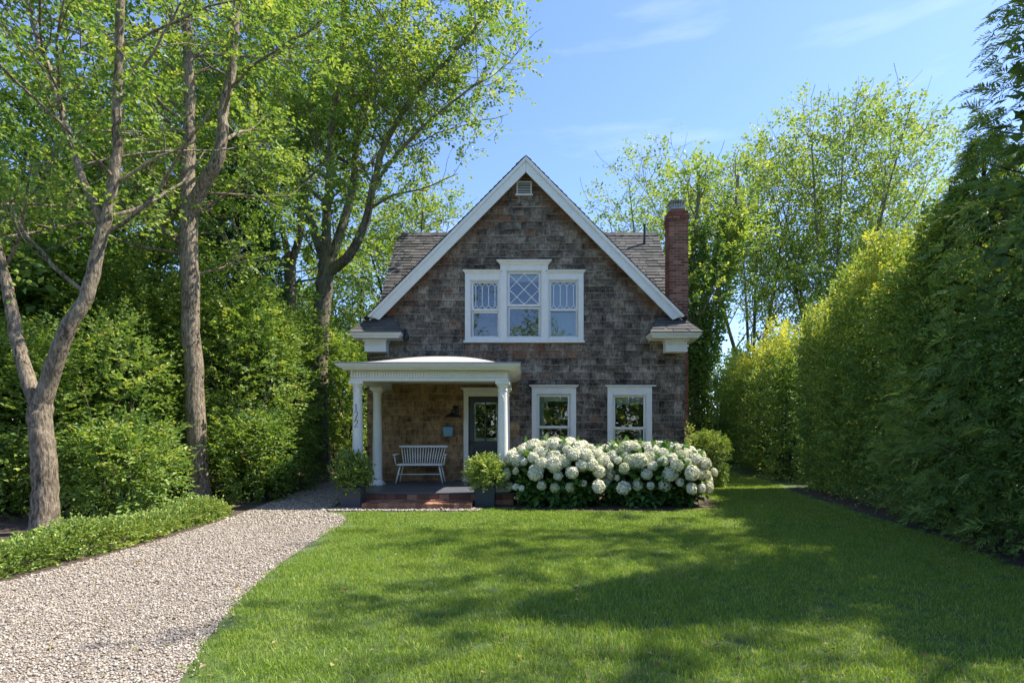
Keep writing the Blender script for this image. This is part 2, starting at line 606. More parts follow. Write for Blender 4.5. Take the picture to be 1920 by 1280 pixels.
# driveway edges as (x, y), y from near the camera to the back
drive_right = smooth_line([(-1.2, -13.6), (-1.58, -11.4), (-1.90, -10.4), (-2.24, -9.3), (-2.52, -7.9), (-2.68, -6.4), (-2.80, -4.9), (-3.05, -4.15), (-3.45, -3.75), (-3.62, -3.0), (-3.72, -1.0), (-3.75, 3.0), (-3.75, 12.0)])
drive_left = smooth_line([(-5.2, -13.6), (-4.95, -10.5), (-4.78, -8.6), (-4.66, -6.8), (-4.72, -5.2), (-4.85, -4.0), (-5.25, -1.0), (-5.7, 3.0), (-6.2, 12.0)])
drive_poly = [tuple(p) for p in drive_right] + [tuple(p) for p in drive_left[::-1]]
sheet('gravel_driveway', drive_poly, 0.008, M['gravel_bed'])
strip_poly = [(-3.6, -3.62), (-0.85, -3.62), (-0.8, -3.42), (-0.8, -2.8), (-3.55, -2.8)]
sheet('gravel_strip', strip_poly, 0.012, M['gravel_bed'])
bed_left = [tuple(p) for p in drive_left] + [(-30, 12), (-30, -14)]
bed_left = [(x - 0.0, y) for x, y in bed_left]
sheet('planting_bed', bed_left, 0.004, M['mulch'])
hedge_line = smooth_line([(4.55, -10.5), (5.08, -7.7), (5.35, -6.4), (5.62, -5.1), (5.95, -3.0), (6.35, -0.6), (6.65, 0.9)])
bed_right = [tuple(p) for p in hedge_line] + [(9.5, 0.9), (9.5, -10.5)]
sheet('hedge_bed', bed_right, 0.004, M['mulch'])
t_ = np.linspace(0, 2 * math.pi, 40, endpoint=False)
hyd_bed = [(1.52 + (2.35 + 0.12 * math.sin(5 * a)) * math.copysign(abs(math.cos(a)) ** 0.75, math.cos(a)), -2.05 + 1.62 * math.copysign(abs(math.sin(a)) ** 0.6, math.sin(a))) for a in t_]
sheet('flower_bed', hyd_bed, 0.010, M['mulch'])

# ------------------------------------------------------------------ scattered stuff through geometry nodes
_src = {}


def scatter(name, pts, rot, scl, idx, sources, label, cat):
    """one object of kind stuff: instances of the source meshes at the points"""
    coll = bpy.data.collections.new(name + '_sources')
    for i, (me, mat) in enumerate(sources):
        if not me.materials:
            me.materials.append(mat)
        o = bpy.data.objects.new('%s_source_%02d' % (name, i), me)
        coll.objects.link(o)
    me = bpy.data.meshes.new(name)
    me.vertices.add(len(pts))
    me.vertices.foreach_set('co', np.ascontiguousarray(pts, np.float32).ravel())
    a = me.attributes.new('rot', 'FLOAT_VECTOR', 'POINT'); a.data.foreach_set('vector', np.ascontiguousarray(rot, np.float32).ravel())
    a = me.attributes.new('scl', 'FLOAT_VECTOR', 'POINT'); a.data.foreach_set('vector', np.ascontiguousarray(scl, np.float32).ravel())
    a = me.attributes.new('idx', 'INT', 'POINT'); a.data.foreach_set('value', np.ascontiguousarray(idx, np.int32))
    o = bpy.data.objects.new(name, me)
    COL.objects.link(o)
    ng = bpy.data.node_groups.new(name + '_nodes', 'GeometryNodeTree')
    ng.interface.new_socket('Geometry', in_out='INPUT', socket_type='NodeSocketGeometry')
    ng.interface.new_socket('Geometry', in_out='OUTPUT', socket_type='NodeSocketGeometry')
    gi = ng.nodes.new('NodeGroupInput'); go = ng.nodes.new('NodeGroupOutput')
    ci = ng.nodes.new('GeometryNodeCollectionInfo')
    ci.inputs['Collection'].default_value = coll
    ci.inputs['Separate Children'].default_value = True
    ci.inputs['Reset Children'].default_value = True
    ip = ng.nodes.new('GeometryNodeInstanceOnPoints')
    ip.inputs['Pick Instance'].default_value = True

    def na(nm, typ):
        n = ng.nodes.new('GeometryNodeInputNamedAttribute')
        n.data_type = typ
        n.inputs['Name'].default_value = nm
        return n.outputs['Attribute']
    er = ng.nodes.new('FunctionNodeEulerToRotation')
    ng.links.new(na('rot', 'FLOAT_VECTOR'), er.inputs[0])
    ng.links.new(gi.outputs[0], ip.inputs['Points'])
    ng.links.new(ci.outputs[0], ip.inputs['Instance'])
    ng.links.new(na('idx', 'INT'), ip.inputs['Instance Index'])
    ng.links.new(er.outputs[0], ip.inputs['Rotation'])
    ng.links.new(na('scl', 'FLOAT_VECTOR'), ip.inputs['Scale'])
    ng.links.new(ip.outputs[0], go.inputs[0])
    m = o.modifiers.new('scatter', 'NODES')
    m.node_group = ng
    tag(o, label, cat, kind='stuff')
    return o


def grass_patch(seed, n, size, h0, h1, w):
    r = np.random.default_rng(seed)
    base = np.c_[r.uniform(-size / 2, size / 2, (n, 2)), np.zeros(n)]
    ang = r.uniform(0, 2 * math.pi, n)
    h = r.uniform(h0, h1, n)
    lean = np.abs(r.normal(0.0, 0.55, n)) * h
    la = r.uniform(0, 2 * math.pi, n)
    side = np.c_[np.cos(ang), np.sin(ang), np.zeros(n)]
    ld = np.c_[np.cos(la), np.sin(la), np.zeros(n)]
    ww = (w * r.uniform(0.7, 1.3, n))[:, None]
    up = np.array((0, 0, 1.0))
    mid = base + up * (h * 0.55)[:, None] + ld * (lean * 0.35)[:, None]
    tip = base + up * (h * 0.95)[:, None] + ld * lean[:, None]
    v = np.stack([base - side * ww, base + side * ww, mid + side * ww * 0.8, mid - side * ww * 0.8, tip], 1).reshape(-1, 3)
    k = np.arange(n)[:, None] * 5
    tris = np.concatenate([k + np.array([[0, 1, 2]]), k + np.array([[0, 2, 3]]), k + np.array([[3, 2, 4]])], 0)
    tint = np.clip(r.normal(0.5, 0.2, n), 0, 1)
    tint = np.where(r.random(n) < 0.05, 1.0, tint)
    return raw_mesh('grass_tuft', v, tris, np.repeat(tint, 5))


# lawn outline: from the driveway edge to the hedge, and past the house on the right
lawn_poly = [tuple(p) for p in drive_right if p[1] < -3.62] + [(-3.35, -3.64), (-0.84, -3.64), (-0.84, -2.7), (3.85, -2.0), (3.95, 0.0), (4.2, 14.0), (9.2, 14.0), (7.6, 7.0), (6.8, 1.3)] + [tuple(p) for p in hedge_line[::-1]] + [(4.2, -12.2), (4.2, -13.6)]


def build_grass():
    src, cells = [], []
    mats = M['grass_blade']
    for s in range(5):
        src.append((grass_patch(100 + s, 330, 0.30, 0.020, 0.046, 0.0021), mats))
    for s in range(4):
        src.append((grass_patch(200 + s, 260, 0.42, 0.020, 0.046, 0.0036), mats))
    r = np.random.default_rng(5)
    # near
    g = np.stack(np.meshgrid(np.arange(-3.2, 6.8, 0.20), np.arange(-11.6, -5.5, 0.20)), -1).reshape(-1, 2)
    g += r.uniform(-0.07, 0.07, g.shape)
    far = np.stack(np.meshgrid(np.arange(-3.4, 9.2, 0.27), np.arange(-5.5, 14.0, 0.27)), -1).reshape(-1, 2)
    far += r.uniform(-0.08, 0.08, far.shape)
    def keep(q, m):
        k = inside(lawn_poly, q)
        for dx, dy in ((m, 0), (-m, 0), (0, m), (0, -m)):
            k &= inside(lawn_poly, q + np.array((dx, dy)))
        k &= ~inside([(x * 1.0, y) for x, y in hyd_bed], q)
        dd = q[:, 1] + CAMD
        k &= (q[:, 0] > -0.97 * dd - 1.0) & (q[:, 0] < 0.90 * dd + 1.2)
        return k
    kn, kf = keep(g, 0.10), keep(far, 0.14)
    g, far = g[kn], far[kf]
    pts = np.r_[np.c_[g, np.full(len(g), 0.003)], np.c_[far, np.full(len(far), 0.003)]]
    idx = np.r_[r.integers(0, 5, len(g)), r.integers(5, 9, len(far))]
    n = len(pts)
    rot = np.c_[r.normal(0, 0.03, (n, 2)), r.uniform(0, 6.283, n)]
    # taller and shorter drifts
    wob = 1.0 + 0.22 * np.sin(pts[:, 0] * 1.7 + 0.6 * np.sin(pts[:, 1] * 1.1)) * np.sin(pts[:, 1] * 1.3 + 1.0) + r.normal(0, 0.10, n)
    s = np.c_[np.ones(n), np.ones(n), np.clip(wob, 0.6, 1.5)]
    scatter('grass', pts, rot, s, idx, src, 'short mown green grass covering the front lawn', 'grass')


def pebble_mesh(seed):
    r = np.random.default_rng(seed)
    t = (1 + 5 ** 0.5) / 2
    v = np.array([(-1, t, 0), (1, t, 0), (-1, -t, 0), (1, -t, 0), (0, -1, t), (0, 1, t), (0, -1, -t), (0, 1, -t), (t, 0, -1), (t, 0, 1), (-t, 0, -1), (-t, 0, 1)], float)
    f = np.array([(0, 11, 5), (0, 5, 1), (0, 1, 7), (0, 7, 10), (0, 10, 11), (1, 5, 9), (5, 11, 4), (11, 10, 2), (10, 7, 6), (7, 1, 8), (3, 9, 4), (3, 4, 2), (3, 2, 6), (3, 6, 8), (3, 8, 9), (4, 9, 5), (2, 4, 11), (6, 2, 10), (8, 6, 7), (9, 8, 1)])
    v /= np.linalg.norm(v[0])
    v *= r.uniform(0.75, 1.2, (12, 1))
    v *= np.array((1.0, r.uniform(0.65, 0.95), r.uniform(0.45, 0.7)))
    return raw_mesh('pebble', v, f, smooth=True)


def build_gravel():
    r = np.random.default_rng(9)
    src = [(pebble_mesh(300 + i), M['pebble']) for i in range(6)]
    out = []
    for (y0, y1, dens, sz) in ((-11.6, -8.5, 5200, 0.0070), (-8.5, -5.0, 3200, 0.0088), (-5.0, 2.0, 1300, 0.0130)):
        n = int((y1 - y0) * 8.0 * dens)
        q = np.c_[r.uniform(-7.2, 0.8, n), r.uniform(y0, y1, n)]
        k = inside(drive_poly, q)
        dd = q[:, 1] + CAMD
        k &= q[:, 0] > -0.97 * dd - 0.3
        q = q[k]
        out.append(np.c_[q, np.full(len(q), 0.008), sz * np.exp(r.normal(0, 0.26, len(q)))])
    n = 2600
    q = np.c_[r.uniform(-3.6, -0.8, n), r.uniform(-3.64, -3.35, n)]
    q = q[inside(strip_poly, q)]
    out.append(np.c_[q, np.full(len(q), 0.012), 0.014 * np.exp(r.normal(0, 0.3, len(q)))])
    # strays on the lawn edge
    er = np.array([p for p in drive_right if -11.5 < p[1] < -3.8])
    q = er[r.integers(0, len(er), 160)] + np.c_[np.abs(r.normal(0, 0.04, 160)), r.normal(0, 0.12, 160)]
    out.append(np.c_[q, np.full(len(q), 0.010), 0.008 * np.exp(r.normal(0, 0.3, len(q)))])
    a = np.concatenate(out)
    n = len(a)
    pts = a[:, :3].copy()
    pts[:, 2] += a[:, 3] * r.uniform(0.05, 0.8, n)
    rot = np.c_[r.normal(0, 0.35, (n, 2)), r.uniform(0, 6.283, n)]
    s = np.repeat(a[:, 3:4], 3, 1)
    scatter('gravel', pts, rot, s, r.integers(0, 6, n), src, 'loose tan and grey gravel stones covering the driveway', 'gravel')


build_grass()
build_gravel()

# ------------------------------------------------------------------ the house
house = empty('house', (0, 0, 0))
tag(house, 'grey cedar shingled cottage with steep white trimmed gable and front porch', 'house')
WS = 78.0


def wx(px): return (px - VPX) / WS
def wz(py): return EYE + (VPY - py) / WS


HW = 3.80                      # half width
PEAK, RSL = 7.82, 1.005        # underside apex of the front gable on the wall plane, slope
EAVE_Z = 3.95


def clip(poly, a, b, c):
    """keep the part of a polygon where a*x + b*z <= c"""
    out = []
    n = len(poly)
    for i in range(n):
        p, q = poly[i], poly[(i + 1) % n]
        sp, sq = a * p[0] + b * p[1] - c, a * q[0] + b * q[1] - c
        if sp <= 0:
            out.append(p)
        if (sp < 0 < sq) or (sq < 0 < sp):
            t = sp / (sp - sq)
            out.append((p[0] + (q[0] - p[0]) * t, p[1] + (q[1] - p[1]) * t))
    return out


def rect_minus(rects, hole):
    hx0, hx1, hz0, hz1 = hole
    out = []
    for x0, x1, z0, z1 in rects:
        if hx0 >= x1 or hx1 <= x0 or hz0 >= z1 or hz1 <= z0:
            out.append((x0, x1, z0, z1)); continue
        if x0 < hx0: out.append((x0, hx0, z0, z1))
        if hx1 < x1: out.append((hx1, x1, z0, z1))
        a, b = max(x0, hx0), min(x1, hx1)
        if z0 < hz0: out.append((a, b, z0, hz0))
        if hz1 < z1: out.append((a, b, hz1, z1))
    return out


# windows and door: outer casing rectangles (x0, x1, z0, z1); the hole behind each is the sash opening
WIN = {
    'left': dict(case=(872, 938, 640.5, 513.5), sash=(882, 936.0, 633, 526), glass=(887.5, 932.5), up=(530.5, 578.5), lo=(586, 629)),
    'mid': dict(case=(938, 1027.5, 640.5, 498.5), sash=(950, 1015, 633, 508), glass=(955.5, 1010), up=(513, 570), lo=(578, 629)),
    'right': dict(case=(1027.5, 1094, 640.5, 513.5), sash=(1029.0, 1084.5, 633, 525), glass=(1033.5, 1080), up=(529, 578.5), lo=(582, 629)),
    'low_left': dict(case=(997, 1080, 868, 728), sash=(1006.5, 1070, 860, 738), glass=(1011.5, 1064.7), up=(743.5, 798), lo=(803.5, 855)),
    'low_right': dict(case=(1138.6, 1222, 868, 724.5), sash=(1148.5, 1212, 860, 740.5), glass=(1153.8, 1207), up=(744.5, 800), lo=(805.5, 856)),
}
DOOR = dict(case=(869.5, 951.5, 904, 733), open=(878.5, 942.0, 903, 743))
FLOOR_Z = 0.24
holes = []
opens = []
for w in WIN.values():
    a = w['case']; holes.append((wx(a[0]), wx(a[1]), wz(a[2]), wz(a[3])))
    a = w['sash']; opens.append((wx(a[0]), wx(a[1]), wz(a[2]), wz(a[3])))
a = DOOR['case']; holes.append((wx(a[0]), wx(a[1]), FLOOR_Z, wz(a[3])))
a = DOOR['open']; opens.append((wx(a[0]), wx(a[1]), FLOOR_Z, wz(a[3])))
VENT = (wx(968.5) , wx(997), wz(366), wz(341))
holes.append(VENT)
holes.append((wx(990.5), wx(1088), wz(728), wz(722)))


def gable_clip(poly, inset=0.0):
    poly = clip(poly, RSL, 1.0, PEAK - inset)
    if poly: poly = clip(poly, -RSL, 1.0, PEAK - inset)
    return poly


# sheathing of the front wall, in strips round the openings
mb = MB()
pieces = [(-HW, HW, 0.0, 8.0)]
for h in opens:
    pieces = rect_minus(pieces, h)
for x0, x1, z0, z1 in pieces:
    p = gable_clip([(x0, z0), (x1, z0), (x1, z1), (x0, z1)])
    if len(p) >= 3:
        mb.extrude_xz(p, 0.0, 0.12)
front_wall = mb.build('front_wall', M['shingle'], house)
# other walls
mb = MB()
mb.box(-HW, -HW + 0.12, 0.121, 7.5, 0, 3.55)
mb.build('side_wall', M['shingle'], house)
mb = MB()
mb.box(HW - 0.12, HW, 0.121, 7.5, 0, 3.55)
mb.build('side_wall', M['shingle'], house)
mb = MB()
mb.box(-HW + 0.121, HW - 0.121, 7.38, 7.5, 0, 3.55)
mb.build('rear_wall', M['shingle'], house)
for sx in (-1, 1):      # end gables of the cross wing
    mb = MB()
    mb.box(sx * (HW - 0.06) - 0.05, sx * (HW - 0.06) + 0.05, 1.2, 6.7, 3.551, 4.30)
    x0 = sx * (HW - 0.06)
    v = [(x0 - 0.05, 1.55, 4.301), (x0 - 0.05, 6.4, 4.301), (x0 - 0.05, 4.0, 7.3), (x0 + 0.05, 1.55, 4.301), (x0 + 0.05, 6.4, 4.301), (x0 + 0.05, 4.0, 7.3)]
    mb.add(v, [(0, 2, 1), (3, 4, 5), (0, 1, 4, 3), (1, 2, 5, 4), (2, 0, 3, 5)])
    mb.build('wing_gable', M['shingle'], house)

# shingles ------------------------------------------------------------
srng = random.Random(11)
ROW = 0.172
sh_items = []          # (area, poly, ztop, zbot, tint, rust, is_porch)
z = 0.10
row = 0
while z < PEAK:
    ztop = z + ROW
    x = -HW - 0.004 - srng.uniform(0, 0.2)
    while x < HW:
        w = srng.choice((0.11, 0.14, 0.17, 0.19, 0.22, 0.25, 0.29)) * srng.uniform(0.9, 1.1)
        x0, x1 = max(x + 0.0025, -HW - 0.012), min(x + w - 0.0025, HW + 0.012)
        x += w
        if x1 - x0 < 0.03: continue
        drop = srng.gauss(0, 0.005) - (0.03 if srng.random() < 0.015 else 0)
        zb = z + drop
        cx = (x0 + x1) / 2
        porch = cx < -0.28 + srng.gauss(0, 0.05) and z < 2.72
        for r in [(x0, x1, zb, ztop + 0.012)]:
            rs = [r]
            for h in holes:
                rs = rect_minus(rs, h)
            for a in rs:
                if a[1] - a[0] < 0.015 or a[3] - a[2] < 0.02: continue
                p = gable_clip([(a[0], a[2]), (a[1], a[2]), (a[1], a[3]), (a[0], a[3])], 0.02)
                if len(p) < 3: continue
                ar = 0.5 * abs(sum(p[i][0] * p[(i + 1) % len(p)][1] - p[(i + 1) % len(p)][0] * p[i][1] for i in range(len(p))))
                if ar < 0.0015: continue
                tint = min(1, max(0, srng.gauss(0.5, 0.27)))
                edge = (PEAK - (a[2] + a[3]) / 2 - abs(cx) * RSL) / 1.42      # distance to the rake
                rust = max(0.0, 1.0 - edge / 0.55) if edge < 0.55 and z > 3.3 else 0.0
                rust = min(1.0, rust * srng.uniform(0.5, 1.3))
                if srng.random() < 0.06: rust = max(rust, srng.uniform(0.3, 0.8))
                if abs(cx - wx(984)) < 1.35 and 3.18 < z < 3.56: rust = max(rust, srng.uniform(0.0, 0.8))
                sh_items.append((ar, p, ztop, zb, tint, rust, porch))
    z += ROW
    row += 1


def shingle_shape(mb, p, ztop, zb, tint, rust, yoff=0.0, butt=None):
    butt = butt if butt is not None else srng.uniform(0.018, 0.032)
    def yy(zv):
        t = (ztop + 0.012 - zv) / (ztop + 0.012 - zb + 1e-6)
        return -(0.0025 + (butt - 0.0025) * min(1.0, max(0.0, t))) + yoff
    n = len(p)
    v = [(x, yy(zv), zv) for x, zv in p] + [(x, yoff + 0.0, zv) for x, zv in p]
    f = [tuple(range(n))] + [(i, i + n, (i + 1) % n + n, (i + 1) % n) for i in range(n)]
    lo = [max(0.0, min(1.0, (ztop + 0.012 - zv) / (ztop + 0.012 - zb + 1e-6))) for _, zv in p]
    mb.add(v, f, tint, rust, lo + lo)


wall_sh = sorted([s for s in sh_items if not s[6]], key=lambda s: -s[0])
porch_sh = sorted([s for s in sh_items if s[6]], key=lambda s: -s[0])
# the 300 that show largest, spread over the wall; the hydrangeas hide what is low
vis = [s for s in wall_sh if s[2] > 1.3]
rest = [s for s in wall_sh if s[2] <= 1.3] + vis[300:]
for s in vis[:300]:
    mb = MB(); shingle_shape(mb, *s[1:6])
    mb.build('shingle', M['shingle'], front_wall)
mb = MB()
for s in rest:
    shingle_shape(mb, *s[1:6])
mb.build('small_shingles', M['shingle'], front_wall, kind='stuff')
for s in porch_sh[:280]:
    mb = MB(); shingle_shape(mb, *s[1:6])
    mb.build('cedar_shingle', M['cedar'], front_wall)
mb = MB()
for s in porch_sh[280:]:
    shingle_shape(mb, *s[1:6])
mb.build('small_cedar_shingles', M['cedar'], front_wall, kind='stuff')
print('shingles', len(wall_sh), len(porch_sh))

# side wall shingles: rows of butts on both long sides
for sx in (-1, 1):
    mb = MB()
    z = 0.1
    while z < 3.4:
        y = 0.0
        while y < 7.5:
            w = srng.uniform(0.12, 0.3)
            y1 = min(y + w - 0.004, 7.5)
            b = srng.uniform(0.013, 0.022)
            x = sx * HW
            zb = z + srng.gauss(0, 0.004)
            v = [(x + sx * b, y, zb), (x + sx * b, y1, zb), (x + sx * 0.002, y1, z + ROW), (x + sx * 0.002, y, z + ROW), (x, y, zb), (x, y1, zb)]
            f = [(0, 1, 2, 3), (0, 4, 5, 1)] if sx > 0 else [(3, 2, 1, 0), (1, 5, 4, 0)]
            mb.add(v, f, srng.random(), 0.0)
            y += w
        z += ROW
    mb.build('side_shingles', M['shingle'], house, kind='stuff')

# roofs ----------------------------------------------------------------
OH = 0.26                       # rake overhang in front of the wall
RT = 0.10                       # roof thickness
APEX = PEAK + 0.05


def slope_slab(mb, apex, sx, xend, y0, y1, t):
    a = math.atan(RSL)
    ze = apex - xend * RSL
    v = [(0, y0, apex), (sx * xend, y0, ze), (sx * xend, y0, ze + t), (0, y0, apex + t * 1.0)]
    v += [(x, y1, z) for x, _, z in v]
    f = [(0, 1, 2, 3), (7, 6, 5, 4), (0, 4, 5, 1), (1, 5, 6, 2), (2, 6, 7, 3), (3, 7, 4, 0)]
    mb.add(v, f, 0.4)


for sx in (-1, 1):
    mb = MB()
    slope_slab(mb, APEX, sx, 3.76, -OH + 0.02, 4.0, 0.06)
    main_roof = mb.build('gable_roof', M['asphalt'], house)
    # shingle courses lying on this slope; their ends show along the rake as a stepped dark edge
    mb = MB()
    s = 0.0
    L = 3.8 * math.hypot(1, RSL)
    ux, uz = sx / math.hypot(1, RSL), -RSL / math.hypot(1, RSL)
    nx, nz = sx * RSL / math.hypot(1, RSL), 1 / math.hypot(1, RSL)
    zt = APEX + 0.06
    while s < L:
        s1 = min(s + 0.17, L + 0.03)
        y = -OH - 0.02 + srng.uniform(-0.01, 0.01)
        while y < 4.0:
            y1 = min(y + 0.3, 4.0)
            h = srng.uniform(0.014, 0.024)
            def pt(ss, yy, hh): return (ux * ss + nx * hh, yy, zt + uz * ss + nz * hh)
            v = [pt(s, y, 0.003), pt(s, y1 - 0.006, 0.003), pt(s1, y1 - 0.006, h), pt(s1, y, h), pt(s1, y1 - 0.006, 0), pt(s1, y, 0), pt(s, y, -0.0)]
            f = [(0, 1, 2, 3), (3, 2, 4, 5), (0, 3, 5, 6)]
            if sx > 0: f = [t[::-1] for t in f]
            mb.add(v, f, srng.random())
            y += 0.3
        s += 0.15
    mb.build('gable_roof_shingles', M['asphalt'], main_roof, kind='stuff')

# cross wing: ridge at Y=4
RY, RZ, WSL = 4.0, 7.62, 1.22
for name, x0, x1 in (('wing', -3.98, 4.10),):
    mb = MB()
    prof = [(RY - 3.25, RZ - 3.25 * WSL), (RY, RZ), (RY + 3.7, RZ - 3.7 * WSL)]
    t = 0.12
    for (ya, za), (yb, zb) in ((prof[0], prof[1]), (prof[1], prof[2])):
        v = [(x0, ya, za - t), (x1, ya, za - t), (x1, yb, zb - t), (x0, yb, zb - t), (x0, ya, za), (x1, ya, za), (x1, yb, zb), (x0, yb, zb)]
        mb.add(v, [(0, 3, 2, 1), (4, 5, 6, 7), (0, 1, 5, 4), (1, 2, 6, 5), (2, 3, 7, 6), (3, 0, 4, 7)], 0.45)
    wing_roof = mb.build('wing_roof', M['asphalt'], house)
    mb = MB()
    q = math.hypot(1, WSL)
    dy, dz, ny, nz = -1 / q, -WSL / q, -WSL / q, 1 / q
    s, L, k = 0.0, 3.25 * q, 0
    while s < L:
        s1 = s + 0.165
        x = x0 - srng.uniform(0, 0.25)
        sag = 0.0
        while x < x1:
            w = srng.choice((0.18, 0.24, 0.3, 0.36))
            a, b = max(x, x0 - 0.01), min(x + w - srng.uniform(0.006, 0.016), x1 + 0.012)
            x += w
            if b - a < 0.03: continue
            h = srng.uniform(0.014, 0.030)
            e = srng.gauss(0, 0.004)
            def pt(xx, ss, hh): return (xx, RY + dy * ss + ny * hh, RZ + dz * ss + nz * hh)
            v = [pt(a, s, 0.003), pt(b, s, 0.003), pt(b, s1 + e, h), pt(a, s1 + e, h), pt(b, s1 + e, 0.0), pt(a, s1 + e, 0.0)]
            mb.add(v, [(3, 2, 1, 0), (5, 4, 2, 3), (0, 1, 4, 5)], srng.random())
        s += 0.145
        k += 1
    mb.build('wing_roof_shingles', M['asphalt'], wing_roof, kind='stuff')
    mb = MB()                                   # ridge caps
    x = x0
    while x < x1:
        b = min(x + 0.27, x1 + 0.01)
        hh = srng.uniform(0.02, 0.035)
        v = [(x, RY - 0.13, RZ - 0.13 * WSL + 0.03), (x, RY, RZ + 0.02), (x, RY + 0.13, RZ - 0.13 * WSL + 0.03), (b, RY - 0.13, RZ - 0.13 * WSL + 0.03 + hh), (b, RY, RZ + 0.02 + hh), (b, RY + 0.13, RZ - 0.13 * WSL + 0.03 + hh)]
        mb.add(v, [(0, 3, 4, 1), (1, 4, 5, 2), (3, 5, 4), (0, 1, 2)], srng.random())
        x += 0.25
    mb.build('ridge_caps', M['asphalt'], wing_roof, kind='stuff')
    mb = MB()                                   # vent pipe on the slope
    mb.lathe([(0.035, 6.9), (0.035, 7.72), (0.045, 7.72), (0.045, 7.76)], 3.62, 3.62, 12)
    mb.build('vent_pipe', M['black'], house)

# rake boards
for sx in (-1, 1):
    mb = MB()
    t = 0.335                                    # vertical depth of the board
    xe = 3.70
    xi = 3.46
    za = APEX - 0.0
    poly = [(0, za - t), (sx * xi, za - t - xi * RSL), (sx * xe, za - xe * RSL + 0.0), (0, za)]
    xg = 0.002 * sx
    poly = [(x if x != 0 else xg, z) for x, z in poly]
    if sx < 0: poly = poly[::-1]
    mb.extrude_xz(poly, -OH - 0.02, -OH + 0.018)
    rake = mb.build('rake_board', M['white'], house, bevel=0.004)
    mb = MB()                                    # crown strip along the top of the board
    poly = [(xg, za - 0.075), (sx * (xe - 0.03), za - 0.075 - (xe - 0.03) * RSL), (sx * (xe + 0.03), za - (xe + 0.03) * RSL + 0.02), (xg, za + 0.02)]
    if sx < 0: poly = poly[::-1]
    mb.extrude_xz(poly, -OH - 0.050, -OH - 0.022)
    mb.build('rake_moulding', M['white'], rake, bevel=0.005)
    mb = MB()                                    # soffit
    ya, yb = -OH + 0.019, -0.03
    v = [(xg, ya, za - 0.10), (sx * xe, ya, za - 0.10 - xe * RSL), (sx * xe, yb, za - 0.10 - xe * RSL), (xg, yb, za - 0.10)]
    v2 = [(x, y, z + 0.02) for x, y, z in v]
    mb.add(v + v2, [(0, 1, 2, 3), (7, 6, 5, 4), (0, 4, 5, 1), (1, 5, 6, 2), (2, 6, 7, 3), (3, 7, 4, 0)])
    mb.build('rake_soffit', M['white'], rake)

# cornice returns
for sx in (-1, 1):
    xi, xo = 2.88, 4.06
    def bx_(mb, a, b, *r):
        return mb.box(min(sx * a, sx * b), max(sx * a, sx * b), *r)
    mb = MB()
    yf = -0.56
    # crown and fascia: stepped sections
    for k, (o, z0, z1) in enumerate(((0.0, 3.665, 3.722), (0.025, 3.63, 3.664), (0.05, 3.595, 3.629))):
        bx_(mb, xi + o, xo - o, yf + o, 0.6 if k < 0 else -0.026, z0, z1)
    bx_(mb, 3.83, xo, -0.0255, 7.6, 3.60, 3.72)          # eave running back along the side wall
    ret = mb.build('cornice_return', M['white'], house, bevel=0.006)
    mb = MB()                                             # little hip roof
    zt, zb = 4.16, 3.724
    x0, x1, x2, x3 = sx * (xi - 0.02), sx * (xo + 0.02), sx * 3.72, sx * 3.18
    v = [(x0, yf - 0.02, zb), (x1, yf - 0.02, zb), (x1, 0.9, zb), (x0, -0.03, zb), (x2, -0.06, zt), (x3, -0.06, zt), (x2, 0.9, zt)]
    f = [(0, 1, 4, 5), (1, 2, 6, 4), (3, 0, 5), (0, 3, 2, 1), (3, 5, 4, 6, 2)]
    if sx < 0: f = [q[::-1] for q in f]
    mb.add(v, f, 0.4)
    mb.build('return_roof', M['asphalt'], ret)
    mb = MB()                                             # courses on the front and outer slopes
    n = 5
    for k in range(n):
        t0, t1 = k / n, (k + 1.12) / n
        def L(a, b, t): return tuple(a[i] + (b[i] - a[i]) * t for i in range(3))
        for (A, B, C, D, nrm) in ((v[5], v[4], v[1], v[0], (0, -0.66, 0.75)), (v[4], v[6], v[2], v[1], (sx * 0.78, 0, 0.62))):
            cuts = sorted([0, 1] + [srng.random() for _ in range(3 if C[1] < 0 and D[1] < 0 else 4)])
            for c0, c1 in zip(cuts[:-1], cuts[1:]):
                if c1 - c0 < 0.05: continue
                tl, tr = L(L(A, B, c0), L(D, C, c0), t0), L(L(A, B, c1 - 0.012), L(D, C, c1 - 0.012), t0)
                bl, br = L(L(A, B, c0), L(D, C, c0), min(t1, 1.03)), L(L(A, B, c1 - 0.012), L(D, C, c1 - 0.012), min(t1, 1.03))
                h = srng.uniform(0.012, 0.02)
                off = lambda p, hh: tuple(p[i] + nrm[i] * hh for i in range(3))
                vv = [off(tl, 0.004), off(tr, 0.004), off(br, h), off(bl, h), off(br, 0.002), off(bl, 0.002)]
                ff = [(3, 2, 1, 0), (5, 4, 2, 3), (0, 5, 3), (1, 2, 4)]
                if sx < 0: ff = [q[::-1] for q in ff]
                mb.add(vv, ff, srng.random())
    mb.build('return_shingles', M['asphalt'], ret, kind='stuff')
    mb = MB()                                             # frieze block with short flutes
    bx_(mb, 3.29, 3.795, -0.30, -0.026, 3.30, 3.594)
    bx_(mb, 3.26, 3.83, -0.33, -0.025, 3.545, 3.592)
    bx_(mb, 3.285, 3.80, -0.305, -0.024, 3.305, 3.345)
    for k in range(11):
        xx = 3.305 + k * 0.045
        bx_(mb, xx, xx + 0.026, -0.316, -0.29, 3.46, 3.541)
    mb.build('frieze_block', M['white'], ret, bevel=0.003)

mb = MB()                                                 # small flood lamp at the end of the left return
mb.lathe([(0.02, 3.58), (0.06, 3.59), (0.075, 3.66), (0.05, 3.72), (0.02, 3.74)], -2.82, -0.28, 14)
mb.box(-2.88, -2.80, -0.27, -0.02, 3.64, 3.67)
o = mb.build('flood_lamp', M['black'], None, smooth=False)
tag(o, 'small black flood lamp at the inner end of the left roof return', 'lamp')

